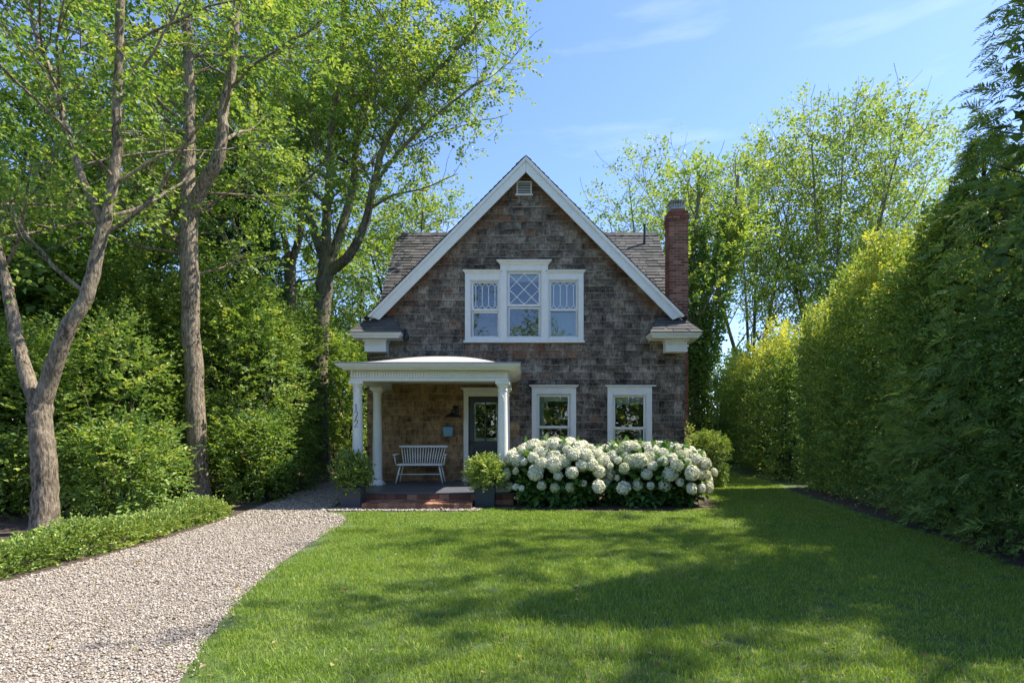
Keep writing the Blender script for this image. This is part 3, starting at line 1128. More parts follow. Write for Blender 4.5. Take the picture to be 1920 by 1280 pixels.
# gable vent
x0, x1, z0, z1 = VENT
mb = MB()
mb.box(x0, x0 + 0.03, -0.045, 0.02, z0, z1)
mb.box(x1 - 0.03, x1, -0.045, 0.02, z0, z1)
mb.box(x0 + 0.031, x1 - 0.031, -0.043, 0.02, z1 - 0.025, z1)
mb.box(x0 - 0.03, x1 + 0.03, -0.065, 0.02, z0 - 0.022, z0 + 0.006)
vent = mb.build('gable_vent', M['white'], house, bevel=0.003)
MB().box(x0 + 0.031, x1 - 0.031, -0.004, 0.02, z0 + 0.007, z1 - 0.026).build('vent_back', M['black'], vent)
for k in range(7):
    zz = z0 + 0.022 + k * (z1 - z0 - 0.05) / 7
    mb = MB()
    v = [(x0 + 0.031, -0.040, zz), (x1 - 0.031, -0.040, zz), (x1 - 0.031, -0.006, zz + 0.024), (x0 + 0.031, -0.006, zz + 0.024)]
    v += [(a, b, c + 0.007) for a, b, c in v]
    mb.add(v, [(0, 3, 2, 1), (4, 5, 6, 7), (0, 1, 5, 4), (1, 2, 6, 5), (2, 3, 7, 6), (3, 0, 4, 7)])
    mb.build('slat', M['white'], vent)


def crown_mould(mb, x0, x1, z0, z1, y0, flare):
    """cornice over a window: splayed profile"""
    n = 6
    ends = [(0, 0), (0.12, 0.06), (0.3, 0.22), (0.55, 0.55), (0.8, 0.9), (0.82, 1.0), (1.0, 1.0)]
    for (a, fa), (b, fb) in zip(ends[:-1], ends[1:]):
        za, zb = z0 + (z1 - z0) * a, z0 + (z1 - z0) * b
        fa, fb = fa * flare, fb * flare
        v = [(x0 - fa, y0 - fa * 0.9, za), (x1 + fa, y0 - fa * 0.9, za), (x1 + fa, -0.001, za), (x0 - fa, -0.001, za),
             (x0 - fb, y0 - fb * 0.9, zb), (x1 + fb, y0 - fb * 0.9, zb), (x1 + fb, -0.001, zb), (x0 - fb, -0.001, zb)]
        mb.add(v, [(0, 1, 5, 4), (1, 2, 6, 5), (3, 0, 4, 7)])
    f = flare
    mb.add([(x0 - f, y0 - f * 0.9, z1), (x1 + f, y0 - f * 0.9, z1), (x1 + f, -0.001, z1), (x0 - f, -0.001, z1)], [(0, 1, 2, 3)])
    mb.add([(x0, y0, z0), (x1, y0, z0), (x1, -0.001, z0), (x0, -0.001, z0)], [(3, 2, 1, 0)])


def frame(mb, x0, x1, z0, z1, ix0, ix1, iz0, iz1, ya, yb):
    mb.box(x0, ix0, ya, yb, z0, z1)
    mb.box(ix1, x1, ya, yb, z0, z1)
    mb.box(ix0, ix1, ya, yb, z0, iz0)
    mb.box(ix0, ix1, ya, yb, iz1, z1)


def came(mb, pts, r=0.011, y=0.030):
    mb.tube([(x, y, z) for x, z in pts], r, 6)


def build_window(key, crown, crown_h, flare, sill=True, blind=None, room=True):
    w = WIN[key]
    c = [wx(w['case'][0]), wx(w['case'][1]), wz(w['case'][2]), wz(w['case'][3])]
    s = [wx(w['sash'][0]), wx(w['sash'][1]), wz(w['sash'][2]), wz(w['sash'][3])]
    g0, g1 = wx(w['glass'][0]), wx(w['glass'][1])
    u0, u1 = wz(w['up'][1]), wz(w['up'][0])
    l0, l1 = wz(w['lo'][1]), wz(w['lo'][0])
    mb = MB()
    frame(mb, c[0] + 0.001, c[1] - 0.001, c[2], c[3], s[0], s[1], s[2], s[3], -0.045, 0.11)
    win = mb.build('window', M['white'], house, bevel=0.004)
    mb = MB()                                      # inner stop bead
    frame(mb, s[0] + 0.002, s[1] - 0.002, s[2] + 0.002, s[3] - 0.002, s[0] + 0.022, s[1] - 0.022, s[2] + 0.022, s[3] - 0.022, -0.018, 0.02)
    mb.build('stop_bead', M['white'], win, bevel=0.003)
    if crown:
        mb = MB()
        crown_mould(mb, c[0] + 0.001, c[1] - 0.001, c[3], c[3] + crown_h, -0.055, flare)
        mb.build('window_crown', M['white'], win)
    # sashes
    so_x0, so_x1 = s[0] + 0.024, s[1] - 0.024
    mb = MB(); frame(mb, so_x0, so_x1, u0 - 0.05, s[3] - 0.024, g0, g1, u0, u1, 0.020, 0.052)
    mb.build('upper_sash', M['white'], win, bevel=0.004)
    mb = MB(); frame(mb, so_x0, so_x1, s[2] + 0.024, l1 + 0.045, g0, g1, l0, l1, 0.054, 0.09)
    mb.build('lower_sash', M['white'], win, bevel=0.004)
    MB().box(g0 - 0.004, g1 + 0.004, 0.036, 0.040, u0 - 0.004, u1 + 0.004).build('pane', M['glass'], win)
    MB().box(g0 - 0.004, g1 + 0.004, 0.072, 0.076, l0 - 0.004, l1 + 0.004).build('pane', M['glass'], win)
    return win, (g0, g1, u0, u1, l0, l1)


wl, gl_ = build_window('left', True, 0.075, 0.055)
wm, gm_ = build_window('mid', True, 0.115, 0.085)
wr, gr_ = build_window('right', True, 0.075, 0.055)
mb = MB()
mb.box(wx(869.5), wx(1096), -0.085, -0.001, wz(643), wz(639))
mb.build('window_sill', M['white'], wm, bevel=0.006)

# leaded upper lights
g0, g1, u0, u1 = gm_[:4]
cxm, h = (g0 + g1) / 2, u1 - u0
zb, z1_, z2_, z3_ = u0, u0 + h * 0.25, u0 + h * 0.5, u0 + h * 0.76
q = (g1 - g0)
lines = [[(g0, u0), (g0 + q * 0.99, u0 + h * 0.97)], [(g0 + q * 0.5, u0), (g1, u0 + h * 0.47)], [(g0 + q * 0.5, u0), (g0, u0 + h * 0.47)],
         [(g1, u0), (g0 + q * 0.02, u0 + h * 0.95)], [(g0, u0 + h * 0.5), (g0 + q * 0.5, u1)], [(g1, u0 + h * 0.5), (g0 + q * 0.5, u1)]]
for l in lines:
    mb = MB(); came(mb, l, 0.011); mb.build('lead_came', M['lead'], wm)
for win, (g0, g1, u0, u1, l0, l1) in ((wl, gl_), (wr, gr_)):
    q, h = g1 - g0, u1 - u0
    xs = [g0 + q * f for f in (0.10, 0.367, 0.633, 0.90)]
    for i, x in enumerate(xs):
        mb = MB(); came(mb, [(x, u0 + h * 0.14), (x, u0 + h * 0.86)], 0.0095); mb.build('lead_came', M['lead'], win)
    for sgn, zb, zc in ((1, u0 + h * 0.14, u0 + h * 0.02), (-1, u0 + h * 0.86, u0 + h * 0.98)):
        for i in range(5):
            xa = xs[i - 1] if i > 0 else None
            xb = xs[i] if i < 4 else None
            if xa is None: pts = [(xb, zb), ((g0 + xb) / 2, zb - (zb - zc) * 0.5), (g0, zc)]
            elif xb is None: pts = [(xa, zb), ((g1 + xa) / 2, zb - (zb - zc) * 0.5), (g1, zc)]
            else:
                mxx = (xa + xb) / 2
                pts = [(xa, zb), (xa + (mxx - xa) * 0.6, zb + (zc - zb) * 0.75), (mxx, zc), (xb - (xb - mxx) * 0.6, zb + (zc - zb) * 0.75), (xb, zb)]
            mb = MB(); came(mb, pts, 0.008); mb.build('lead_came', M['lead'], win)

w1, g1_ = build_window('low_left', True, 0.077, 0.065)
w2, g2_ = build_window('low_right', False, 0, 0)
mb = MB()
mb.box(wx(1134), wx(1229), -0.10, -0.001, wz(724.5) + 0.001, wz(722.3))
mb.build('drip_cap', M['white'], w2, bevel=0.003)
for win, k in ((w1, 'low_left'), (w2, 'low_right')):
    c = WIN[k]['case']
    MB().box(wx(c[0]) - 0.04, wx(c[1]) + 0.04, -0.09, -0.001, wz(c[2]) - 0.05, wz(c[2]) - 0.001).build('window_sill', M['white'], win, bevel=0.006)
# dressing inside the windows
def folds(x0, x1, y, z0, z1, n, mat, name, parent):
    m2 = MB()
    k = n * 4
    v = []
    for i in range(k + 1):
        x = x0 + (x1 - x0) * i / k
        yy = y + 0.015 * math.sin(i * math.pi / 2)
        v += [(x, yy, z0), (x, yy, z1)]
    m2.add(v, [(2 * i, 2 * i + 2, 2 * i + 3, 2 * i + 1) for i in range(k)])
    return m2.build(name, mat, parent, smooth=True)


folds(g1_[0] - 0.03, g1_[0] + 0.115, 0.16, g1_[4] - 0.02, g1_[3] + 0.02, 3, M['curtain'], 'curtain', w1)
MB().box(g1_[0] + 0.12, g1_[1] + 0.02, 0.15, 0.17, g1_[3] - 0.10, g1_[3] + 0.02).build('shade', M['shade'], w1)
folds(g2_[1] - 0.13, g2_[1] + 0.03, 0.17, g2_[4] - 0.02, g2_[5] + 0.02, 3, M['curtain'], 'curtain', w2)
mb = MB()
for k in range(4):
    mb.box(g2_[0] - 0.02, g2_[1] + 0.02, 0.13 + 0.006 * (k % 2), 0.15, g2_[3] - 0.16 + k * 0.045, g2_[3] - 0.116 + k * 0.045)
mb.build('shade', M['shade'], w2)
MB().box(gm_[0] - 0.02, gm_[1] + 0.02, 0.14, 0.16, gm_[3] - 0.16, gm_[3] + 0.02).build('shade', M['shade'], wm)
MB().box(gr_[0] - 0.02, gr_[1] + 0.02, 0.15, 0.17, gr_[4] - 0.02, gr_[3] + 0.02).build('shade', M['curtain'], wr)

# window ornament: a pale antler standing on the sash rail
ax, az = wx(1052), wz(797)
mb = MB()
mb.tube([(ax + 0.09, 0.2, az), (ax + 0.08, 0.2, az + 0.1), (ax + 0.02, 0.2, az + 0.2), (ax + 0.03, 0.2, az + 0.34), (ax + 0.08, 0.2, az + 0.42)], [0.014, 0.012, 0.010, 0.008, 0.004], 7)
mb.tube([(ax + 0.06, 0.2, az + 0.12), (ax + 0.10, 0.19, az + 0.24), (ax + 0.11, 0.19, az + 0.38)], [0.010, 0.008, 0.004], 7)
mb.tube([(ax + 0.05, 0.2, az + 0.14), (ax - 0.03, 0.18, az + 0.22), (ax - 0.16, 0.17, az + 0.20), (ax - 0.22, 0.17, az + 0.15)], [0.010, 0.008, 0.007, 0.003], 7)
mb.box(ax - 0.3, ax + 0.24, 0.13, 0.25, az - 0.03, az - 0.001)
o = mb.build('antler', M['bone'])
tag(o, 'pale branching antler standing inside the lower window next to the porch', 'ornament')

# rooms behind the glass
for (x0, x1, z0, z1) in ((-HW + 0.13, HW - 0.13, 0.2, 2.75), (-1.9, 1.9, 2.9, 5.9)):
    mb = MB()
    y0, y1 = 0.125, 4.0
    v = [(x0, y0, z0), (x1, y0, z0), (x1, y1, z0), (x0, y1, z0), (x0, y0, z1), (x1, y0, z1), (x1, y1, z1), (x0, y1, z1)]
    mb.add(v, [(0, 1, 2, 3), (4, 7, 6, 5), (1, 5, 6, 2), (2, 6, 7, 3), (3, 7, 4, 0)])
    mb.build('room', M['room'], house)

# door ------------------------------------------------------------------
c = [wx(DOOR['case'][0]), wx(DOOR['case'][1]), FLOOR_Z, wz(DOOR['case'][3])]
s = [wx(DOOR['open'][0]), wx(DOOR['open'][1]), FLOOR_Z, wz(DOOR['open'][3])]
mb = MB()
mb.box(c[0], s[0], -0.05, 0.11, c[2] + 0.004, c[3])
mb.box(s[1], c[1], -0.05, 0.11, c[2] + 0.004, c[3])
mb.box(s[0], s[1], -0.05, 0.11, s[3], c[3])
case = mb.build('door_casing', M['white'], house, bevel=0.004)
mb = MB(); crown_mould(mb, c[0], c[1], c[3] + 0.0005, wz(727), -0.056, 0.075); mb.build('door_crown', M['white'], case)
MB().box(c[0] - 0.03, s[0] + 0.01, -0.075, -0.02, FLOOR_Z + 0.003, FLOOR_Z + 0.06).build('plinth', M['white'], case, bevel=0.004)
gx0, gx1, gz0, gz1 = wx(888.5), wx(932), wz(826.5), wz(754)
mb = MB()
frame(mb, s[0] + 0.006, s[1] - 0.006, s[2] + 0.02, s[3] - 0.006, gx0, gx1, gz0, gz1, 0.02, 0.065)
door = mb.build('door', M['door'], house, bevel=0.004)
px0, px1, pz0, pz1 = gx0 - 0.03, gx1 + 0.03, FLOOR_Z + 0.2, wz(838.5)
mb = MB(); frame(mb, px0, px1, pz0, pz1, px0 + 0.025, px1 - 0.025, pz0 + 0.025, pz1 - 0.025, 0.008, 0.0195)
mb.build('door_panel', M['door'], door, bevel=0.004)
nc, nr = 2, 3
for i in range(nc):
    for j in range(nr):
        a, b = gx0 + (gx1 - gx0) * i / nc, gx0 + (gx1 - gx0) * (i + 1) / nc
        e, f = gz0 + (gz1 - gz0) * j / nr, gz0 + (gz1 - gz0) * (j + 1) / nr
        MB().box(a + 0.006, b - 0.006, 0.038, 0.042, e + 0.006, f - 0.006).build('pane', M['glass'], door)
mb = MB(); mb.box((gx0 + gx1) / 2 - 0.011, (gx0 + gx1) / 2 + 0.011, 0.018, 0.06, gz0, gz1); mb.build('muntin', M['door'], door)
for j in (1, 2):
    zz = gz0 + (gz1 - gz0) * j / nr
    mb = MB(); mb.box(gx0 - 0.004, gx1 + 0.004, 0.0165, 0.061, zz - 0.009, zz + 0.009); mb.build('muntin', M['door'], door)
mb = MB(); frame(mb, gx0 + 0.0, gx1 - 0.0, gz0, gz1, gx0 + 0.045, gx1 - 0.03, gz0 + 0.075, gz1 - 0.045, 0.066, 0.08)
mb.build('inner_frame', M['white'], door)
hx, hz = wx(881.8), wz(829)
mb = MB()
mb.box(hx - 0.018, hx + 0.018, 0.008, 0.0195, hz - 0.09, hz + 0.07)
mb.tube([(hx, 0.01, hz), (hx, -0.04, hz), (hx + 0.09, -0.045, hz - 0.005)], [0.011, 0.011, 0.009], 8)
mb.build('door_handle', M['black'], door)

# chimney --------------------------------------------------------------------
CX0, CX1, CY0, CY1, CZ = 3.835, 4.34, 1.50, 1.98, 7.34
mb = MB()
mb.box(CX0 + 0.008, CX1 - 0.008, CY0 + 0.008, CY1 - 0.008, 0, CZ - 0.01)
chim = mb.build('chimney', M['mortar'], house)
mb = MB()
bh, bl, j = 0.060, 0.195, 0.015
z = 0.0
k = 0
while z < CZ - bh:
    grow = 0.0
    if z > CZ - 0.30: grow = 0.012
    if z > CZ - 0.22: grow = 0.03
    if z > CZ - 0.10: grow = 0.012
    x0, x1, y0, y1 = CX0 - grow, CX1 + grow, CY0 - grow, CY1 + grow
    for (a0, a1, axis) in ((x0, x1, 'f'), (x0, x1, 'b'), (y0 + 0.1, y1 - 0.1, 'l'), (y0 + 0.1, y1 - 0.1, 'r')):
        p = a0 - (bl / 2 if k % 2 else 0)
        while p < a1 - 0.01:
            q0, q1 = max(p, a0), min(p + bl, a1)
            p += bl + j
            if q1 - q0 < 0.02: continue
            e = srng.uniform(-0.003, 0.004)
            t = min(1, max(0, srng.gauss(0.5, 0.25)))
            if axis == 'f': mb.box(q0, q1, y0 - e, y0 + 0.098, z, z + bh, t)
            elif axis == 'b': mb.box(q0, q1, y1 - 0.098, y1 + e, z, z + bh, t)
            elif axis == 'l': mb.box(x0 - e, x0 + 0.095, q0, q1, z, z + bh, t)
            else: mb.box(x1 - 0.095, x1 + e, q0, q1, z, z + bh, t)
    z += bh + j
    k += 1
mb.build('brickwork', M['brick'], chim, kind='stuff')
mb = MB()
mb.box(CX0 + 0.06, CX1 - 0.06, CY0 + 0.06, CY1 - 0.06, CZ - 0.011, CZ + 0.07)
mb.build('chimney_crown', M['step_brick'], chim, bevel=0.01)
mb = MB()
cx0, cx1, cy0, cy1 = CX0 + 0.08, CX1 - 0.08, CY0 + 0.07, CY1 - 0.07
mb.box(cx0 - 0.02, cx1 + 0.02, cy0 - 0.02, cy1 + 0.02, CZ + 0.0705, CZ + 0.10)
for i in range(6):
    xx = cx0 + 0.01 + i * (cx1 - cx0 - 0.02) / 5
    for yy in (cy0, cy1):
        mb.tube([(xx, yy, CZ + 0.095), (xx, yy, CZ + 0.285)], 0.009, 6)
for i in range(1, 5):
    yy = cy0 + i * (cy1 - cy0) / 5
    for xx in (cx0, cx1):
        mb.tube([(xx, yy, CZ + 0.095), (xx, yy, CZ + 0.285)], 0.009, 6)
mb.box(cx0 - 0.04, cx1 + 0.04, cy0 - 0.04, cy1 + 0.04, CZ + 0.28, CZ + 0.30)
mb.box(cx0 + 0.05, cx1 - 0.05, cy0 + 0.05, cy1 - 0.05, CZ + 0.1005, CZ + 0.24)
mb.build('chimney_cap', M['steel'], chim)

# porch ------------------------------------------------------------------------
PF = -2.68                          # front edge of the porch floor
PX0, PX1 = -3.55, -0.22
mb = MB()
mb.box(PX0 - 0.02, PX1 + 0.02, PF - 0.03, -0.03, FLOOR_Z - 0.03, FLOOR_Z)
pfloor = mb.build('porch_floor', M['floor'], house, bevel=0.006)
mb = MB(); mb.box(PX0 + 0.02, PX1 - 0.02, PF + 0.02, -0.035, 0, FLOOR_Z - 0.031)
base = mb.build('porch_base', M['mortar'], house)
# rowlock bricks on the front of the base and the step
def brick_row(x0, x1, y0, y1, z0, z1, w, parent, name='brick'):
    x = x0
    while x < x1 - 0.02:
        b = min(x + w, x1)
        mb = MB()
        e = srng.uniform(-0.004, 0.004)
        mb.box(x + 0.003, b - 0.004, y0 + e, y1, z0, z1 + srng.uniform(-0.003, 0.003), srng.random())
        mb.build(name, M['step_brick'], parent, bevel=0.003)
        x += w
brick_row(PX0 + 0.03, PX1 - 0.03, PF - 0.012, PF + 0.019, 0.105, FLOOR_Z - 0.034, 0.205, base)
brick_row(PX0 + 0.03, PX1 - 0.03, PF - 0.008, PF + 0.019, 0.005, 0.098, 0.205, base)
SX0, SX1, SY0 = -2.96, -0.98, -3.40
mb = MB(); mb.box(SX0 + 0.015, SX1 - 0.015, SY0 + 0.012, PF - 0.014, 0, 0.098)
step = mb.build('brick_step', M['mortar'], house)
brick_row(SX0, SX1, SY0, SY0 + 0.20, 0.004, 0.112, 0.098, step)
for k in range(3):
    ya = SY0 + 0.205 + k * 0.165
    brick_row(SX0 + (0.05 if k % 2 else 0), SX1, ya, ya + 0.155, 0.05, 0.110, 0.205, step)


def column(cx, cy, zt):
    z0 = FLOOR_Z + 0.002
    mb = MB()
    H = zt - z0
    prof = [(0.105, z0 + 0.06)]
    prof = [(0.135, z0 + 0.045), (0.138, z0 + 0.06), (0.132, z0 + 0.082), (0.115, z0 + 0.092), (0.110, z0 + 0.10)]
    for i in range(9):
        t = i / 8
        prof.append((0.108 - 0.020 * t ** 1.6, z0 + 0.12 + (H - 0.36) * t))
    zz = z0 + 0.12 + H - 0.36
    prof += [(0.090, zz + 0.05), (0.100, zz + 0.055), (0.102, zz + 0.075), (0.090, zz + 0.082), (0.090, zz + 0.125), (0.104, zz + 0.14), (0.122, zz + 0.165), (0.125, zz + 0.185)]
    mb.lathe(prof, cx, cy, 32)
    col = mb.build('porch_column', M['white'], house, smooth=False)
    for p in col.data.polygons: p.use_smooth = len(p.vertices) == 4
    m = col.modifiers.new('edge', 'EDGE_SPLIT'); m.split_angle = R(35)
    mb = MB(); mb.box(cx - 0.145, cx + 0.145, cy - 0.145, cy + 0.145, z0, z0 + 0.046)
    mb.build('column_base', M['white'], col, bevel=0.006)
    mb = MB(); mb.box(cx - 0.138, cx + 0.138, cy - 0.138, cy + 0.138, zz + 0.184, zt)
    mb.build('column_capital', M['white'], col, bevel=0.006)
    return col


BZ = 2.395                          # underside of the porch beam
CF, CR, CL, CRt = PF + 0.20, -1.02, -3.30, -0.455
cols = [column(CL, CF, BZ), column(CRt, CF, BZ), column(CL, CR, BZ), column(CRt, CR, BZ)]
# numerals 1 7 2 down the front of the left column
def numeral(strokes, zc, col):
    mb = MB()
    for st in strokes:
        pts = []
        for (u, v) in st:
            x = CL + u
            rr = 0.103
            pts.append((x, CF - math.sqrt(max(rr * rr - u * u, 0.0)) - 0.006, zc + v))
        mb.tube(pts, 0.0062, 6)
    mb.build('house_numeral', M['black'], col)
zc1 = EYE + (VPY - 764.5) / 95.7
zc2 = EYE + (VPY - 779.5) / 95.7
zc3 = EYE + (VPY - 794.0) / 95.7
numeral([[(-0.022, 0.045), (0.0, 0.068), (0.0, -0.068)]], zc1, cols[0])
numeral([[(-0.035, 0.068), (0.035, 0.068), (0.012, 0.0), (-0.012, -0.068)]], zc2, cols[0])
numeral([[(-0.032, 0.038), (-0.022, 0.060), (0.0, 0.068), (0.024, 0.058), (0.032, 0.036), (0.022, 0.006), (-0.036, -0.064), (0.040, -0.064)]], zc3, cols[0])
# small hook and box on the right column
mb = MB()
xh, zh = CRt + 0.0, EYE + (VPY - 748) / 95.7
mb.tube([(xh - 0.02, CF - 0.10, zh + 0.06), (xh + 0.0, CF - 0.125, zh + 0.055), (xh + 0.02, CF - 0.125, zh + 0.03), (xh + 0.022, CF - 0.12, zh - 0.04)], 0.011, 8)
mb.build('hook', M['white'], cols[1])

# entablature
bf = CF - 0.125
mb = MB()
mb.box(CL - 0.115, CRt + 0.115, bf, bf + 0.25, BZ + 0.001, BZ + 0.055)
mb.box(CL - 0.10, CRt + 0.10, bf + 0.018, bf + 0.232, BZ + 0.0555, BZ + 0.27)
mb.box(CL - 0.115, CL + 0.115, bf + 0.2505, -0.03, BZ + 0.001, BZ + 0.055)
mb.box(CL - 0.10, CL + 0.10, bf + 0.2325, -0.03, BZ + 0.0555, BZ + 0.27)
mb.box(CRt - 0.115, CRt + 0.115, bf + 0.2505, -0.03, BZ + 0.001, BZ + 0.055)
mb.box(CRt - 0.10, CRt + 0.10, bf + 0.2325, -0.03, BZ + 0.0555, BZ + 0.27)
beam = mb.build('porch_beam', M['white'], house, bevel=0.004)
mb = MB()                           # reeded frieze
n = 58
x0, x1 = CL - 0.10, CRt + 0.10
for i in range(n):
    a = x0 + (x1 - x0) * i / n
    mb.box(a + 0.008, a + (x1 - x0) / n - 0.010, bf + 0.002, bf + 0.0175, BZ + 0.062, BZ + 0.205)
for i in range(40):
    a = bf + 0.03 + i * 0.06
    mb.box(CRt + 0.1005, CRt + 0.115, a, a + 0.042, BZ + 0.062, BZ + 0.205)
    mb.box(CL - 0.115, CL - 0.1005, a, a + 0.042, BZ + 0.062, BZ + 0.205)
mb.build('reeding', M['white'], beam, kind='stuff')
# cornice of the porch roof: stepped out, hollow over the ceiling
EX0, EX1, EY = -3.61, -0.115, bf - 0.29
def ring(mb, x0, x1, y0, z0, z1, t):
    mb.box(x0, x1, y0, y0 + t, z0, z1)
    mb.box(x0, x0 + t, y0 + t, -0.03, z0, z1)
    mb.box(x1 - t, x1, y0 + t, -0.03, z0, z1)
mb = MB()
ring(mb, EX0 + 0.10, EX1 - 0.10, EY + 0.10, BZ + 0.205, BZ + 0.232, 0.16)
ring(mb, EX0 + 0.055, EX1 - 0.055, EY + 0.055, BZ + 0.2325, BZ + 0.255, 0.20)
ring(mb, EX0 + 0.025, EX1 - 0.025, EY + 0.025, BZ + 0.2555, BZ + 0.278, 0.24)
ring(mb, EX0, EX1, EY, BZ + 0.2785, BZ + 0.308, 0.27)
mb.build('porch_cornice', M['white'], house, bevel=0.004)
MB().box(CL + 0.10, CRt - 0.10, bf + 0.2325, -0.035, BZ + 0.17, BZ + 0.19).build('porch_ceiling', M['white'], house)
# swept roof surface
mb = MB()
nx, ny = 44, 14
zr = BZ + 0.3085
v = []
rx0, rx1, ry = EX0 - 0.015, EX1 + 0.015, EY - 0.015
for j in range(ny + 1):
    t = j / ny
    for i in range(nx + 1):
        s_ = i / nx
        u = 2 * s_ - 1
        arch = max(0.0, 1 - abs(u) ** 2.5)
        hgt = 0.43 * arch * math.sin(t * math.pi / 2) ** 1.0
        v.append((rx0 + (rx1 - rx0) * s_, ry + (-0.02 - ry) * t, zr + 0.02 + hgt))
nv = len(v)
v += [(x, y, zr) for x, y, z in v]
f = []
for j in range(ny):
    for i in range(nx):
        a = j * (nx + 1) + i
        f.append((a, a + 1, a + nx + 2, a + nx + 1))
for i in range(nx):
    f.append((nv + i, nv + i + 1, i + 1, i))
for j in range(ny):
    a, b = j * (nx + 1), (j + 1) * (nx + 1)
    f.append((a, b, nv + b, nv + a))
    a, b = a + nx, b + nx
    f.append((nv + a, nv + b, b, a))
mb.add(v, f)
proof = mb.build('porch_roof', M['porch_roof'], house, smooth=False)
for p in proof.data.polygons[:nx * ny]: p.use_smooth = True
m = proof.modifiers.new('edge', 'EDGE_SPLIT'); m.split_angle = R(30)

# ------------------------------------------------------------------ things on the porch
# bench
bench = empty('bench', (0, 0, 0))
tag(bench, 'white spindle back wooden bench standing on the porch', 'bench')
BX0, BX1, BYb, BYf = -2.98, -1.90, -0.22, -0.66
SZ = FLOOR_Z + 0.435
mb = MB(); mb.box(BX0 + 0.02, BX1 - 0.02, BYf, BYb, SZ - 0.028, SZ + 0.01)
mb.build('seat', M['bench_white'], bench, bevel=0.008)
topz = FLOOR_Z + 0.835
mb = MB()
mb.tube([(BX0 - 0.035, -0.115, topz - 0.004), (BX0 + 0.02, -0.118, topz), (BX1 - 0.02, -0.118, topz), (BX1 + 0.035, -0.115, topz - 0.004)], [0.024, 0.030, 0.030, 0.024], 10)
mb.build('top_rail', M['bench_white'], bench, smooth=True)
ns = 17
for i in range(ns):
    t = i / (ns - 1)
    xb = BX0 + 0.10 + (BX1 - BX0 - 0.20) * t
    xt = BX0 + 0.015 + (BX1 - BX0 - 0.03) * t
    mb = MB(); mb.tube([(xb, BYb - 0.03, SZ + 0.005), ((xb + xt) / 2, -0.19, (SZ + topz) / 2), (xt, -0.118, topz)], [0.011, 0.0135, 0.010], 8)
    mb.build('spindle', M['bench_white'], bench, smooth=True)
for sx, xc in ((-1, BX0), (1, BX1)):
    mb = MB(); mb.tube([(xc + sx * 0.02, -0.16, SZ + 0.225), (xc + sx * 0.045, -0.40, SZ + 0.225), (xc + sx * 0.05, BYf + 0.02, SZ + 0.215)], [0.014, 0.02, 0.024], 8)
    mb.build('armrest', M['bench_white'], bench, smooth=True)
    mb = MB(); mb.tube([(xc + sx * 0.048, BYf + 0.07, SZ + 0.215), (xc - sx * 0.005 + sx * 0.02, BYf + 0.08, SZ + 0.0)], 0.014, 8)
    mb.build('arm_post', M['bench_white'], bench, smooth=True)
    for yb, sp in ((BYf + 0.06, -0.06), (BYb - 0.06, 0.05)):
        mb = MB(); mb.tube([(xc - sx * 0.10, yb, SZ - 0.02), (xc - sx * 0.055, yb + sp * 0.5, SZ - 0.20), (xc - sx * 0.005, yb + sp, FLOOR_Z + 0.002)], [0.015, 0.020, 0.013], 8)
        mb.build('leg', M['bench_white'], bench, smooth=True)
mb = MB(); mb.tube([(BX0 + 0.062, BYf + 0.03, FLOOR_Z + 0.21), (BX1 - 0.062, BYf + 0.03, FLOOR_Z + 0.21)], 0.011, 8)
mb.build('stretcher', M['bench_white'], bench, smooth=True)

# wall lamp
lx = wx(853); lz = wz(779)
lamp = empty('wall_lamp', (0, 0, 0))
tag(lamp, 'black barn style lamp with wide flat shade on the porch wall', 'lamp')
ly = -0.30
MB().lathe([(0.19, lz - 0.045), (0.195, lz - 0.035), (0.17, lz - 0.005), (0.085, lz + 0.035), (0.06, lz + 0.055), (0.055, lz + 0.11), (0.03, lz + 0.13)], lx, ly, 28).build('lamp_shade', M['black'], lamp)
mb = MB(); mb.tube([(lx, ly, lz + 0.12), (lx + 0.005, ly + 0.02, lz + 0.19), (lx + 0.02, ly + 0.12, lz + 0.22), (lx + 0.03, -0.03, lz + 0.17)], [0.02, 0.022, 0.022, 0.022], 10); mb.build('lamp_arm', M['black'], lamp, smooth=True)
mb = MB(); mb.box(lx - 0.04, lx + 0.10, -0.055, -0.024, lz + 0.08, lz + 0.24); mb.build('wall_plate', M['black'], lamp, bevel=0.01)

# mailbox
bx_, bz_ = wx(841), wz(808)
mail = empty('mailbox', (0, 0, 0))
tag(mail, 'small blue letter box on the brown shingled porch wall', 'mailbox')
mb = MB()
v = [(-0.105, -0.10, -0.12), (0.105, -0.10, -0.12), (0.105, -0.024, -0.12), (-0.105, -0.024, -0.12), (-0.12, -0.14, 0.10), (0.12, -0.14, 0.10), (0.12, -0.024, 0.10), (-0.12, -0.024, 0.10)]
mb.add([(bx_ + a, b, bz_ + c_) for a, b, c_ in v], [(0, 3, 2, 1), (4, 5, 6, 7), (0, 1, 5, 4), (1, 2, 6, 5), (2, 3, 7, 6), (3, 0, 4, 7)])
mb.build('box_body', M['blue'], mail, bevel=0.006)
mb = MB(); mb.box(bx_ - 0.128, bx_ + 0.128, -0.155, -0.024, bz_ + 0.101, bz_ + 0.125); mb.build('box_lid', M['door'], mail, bevel=0.005)

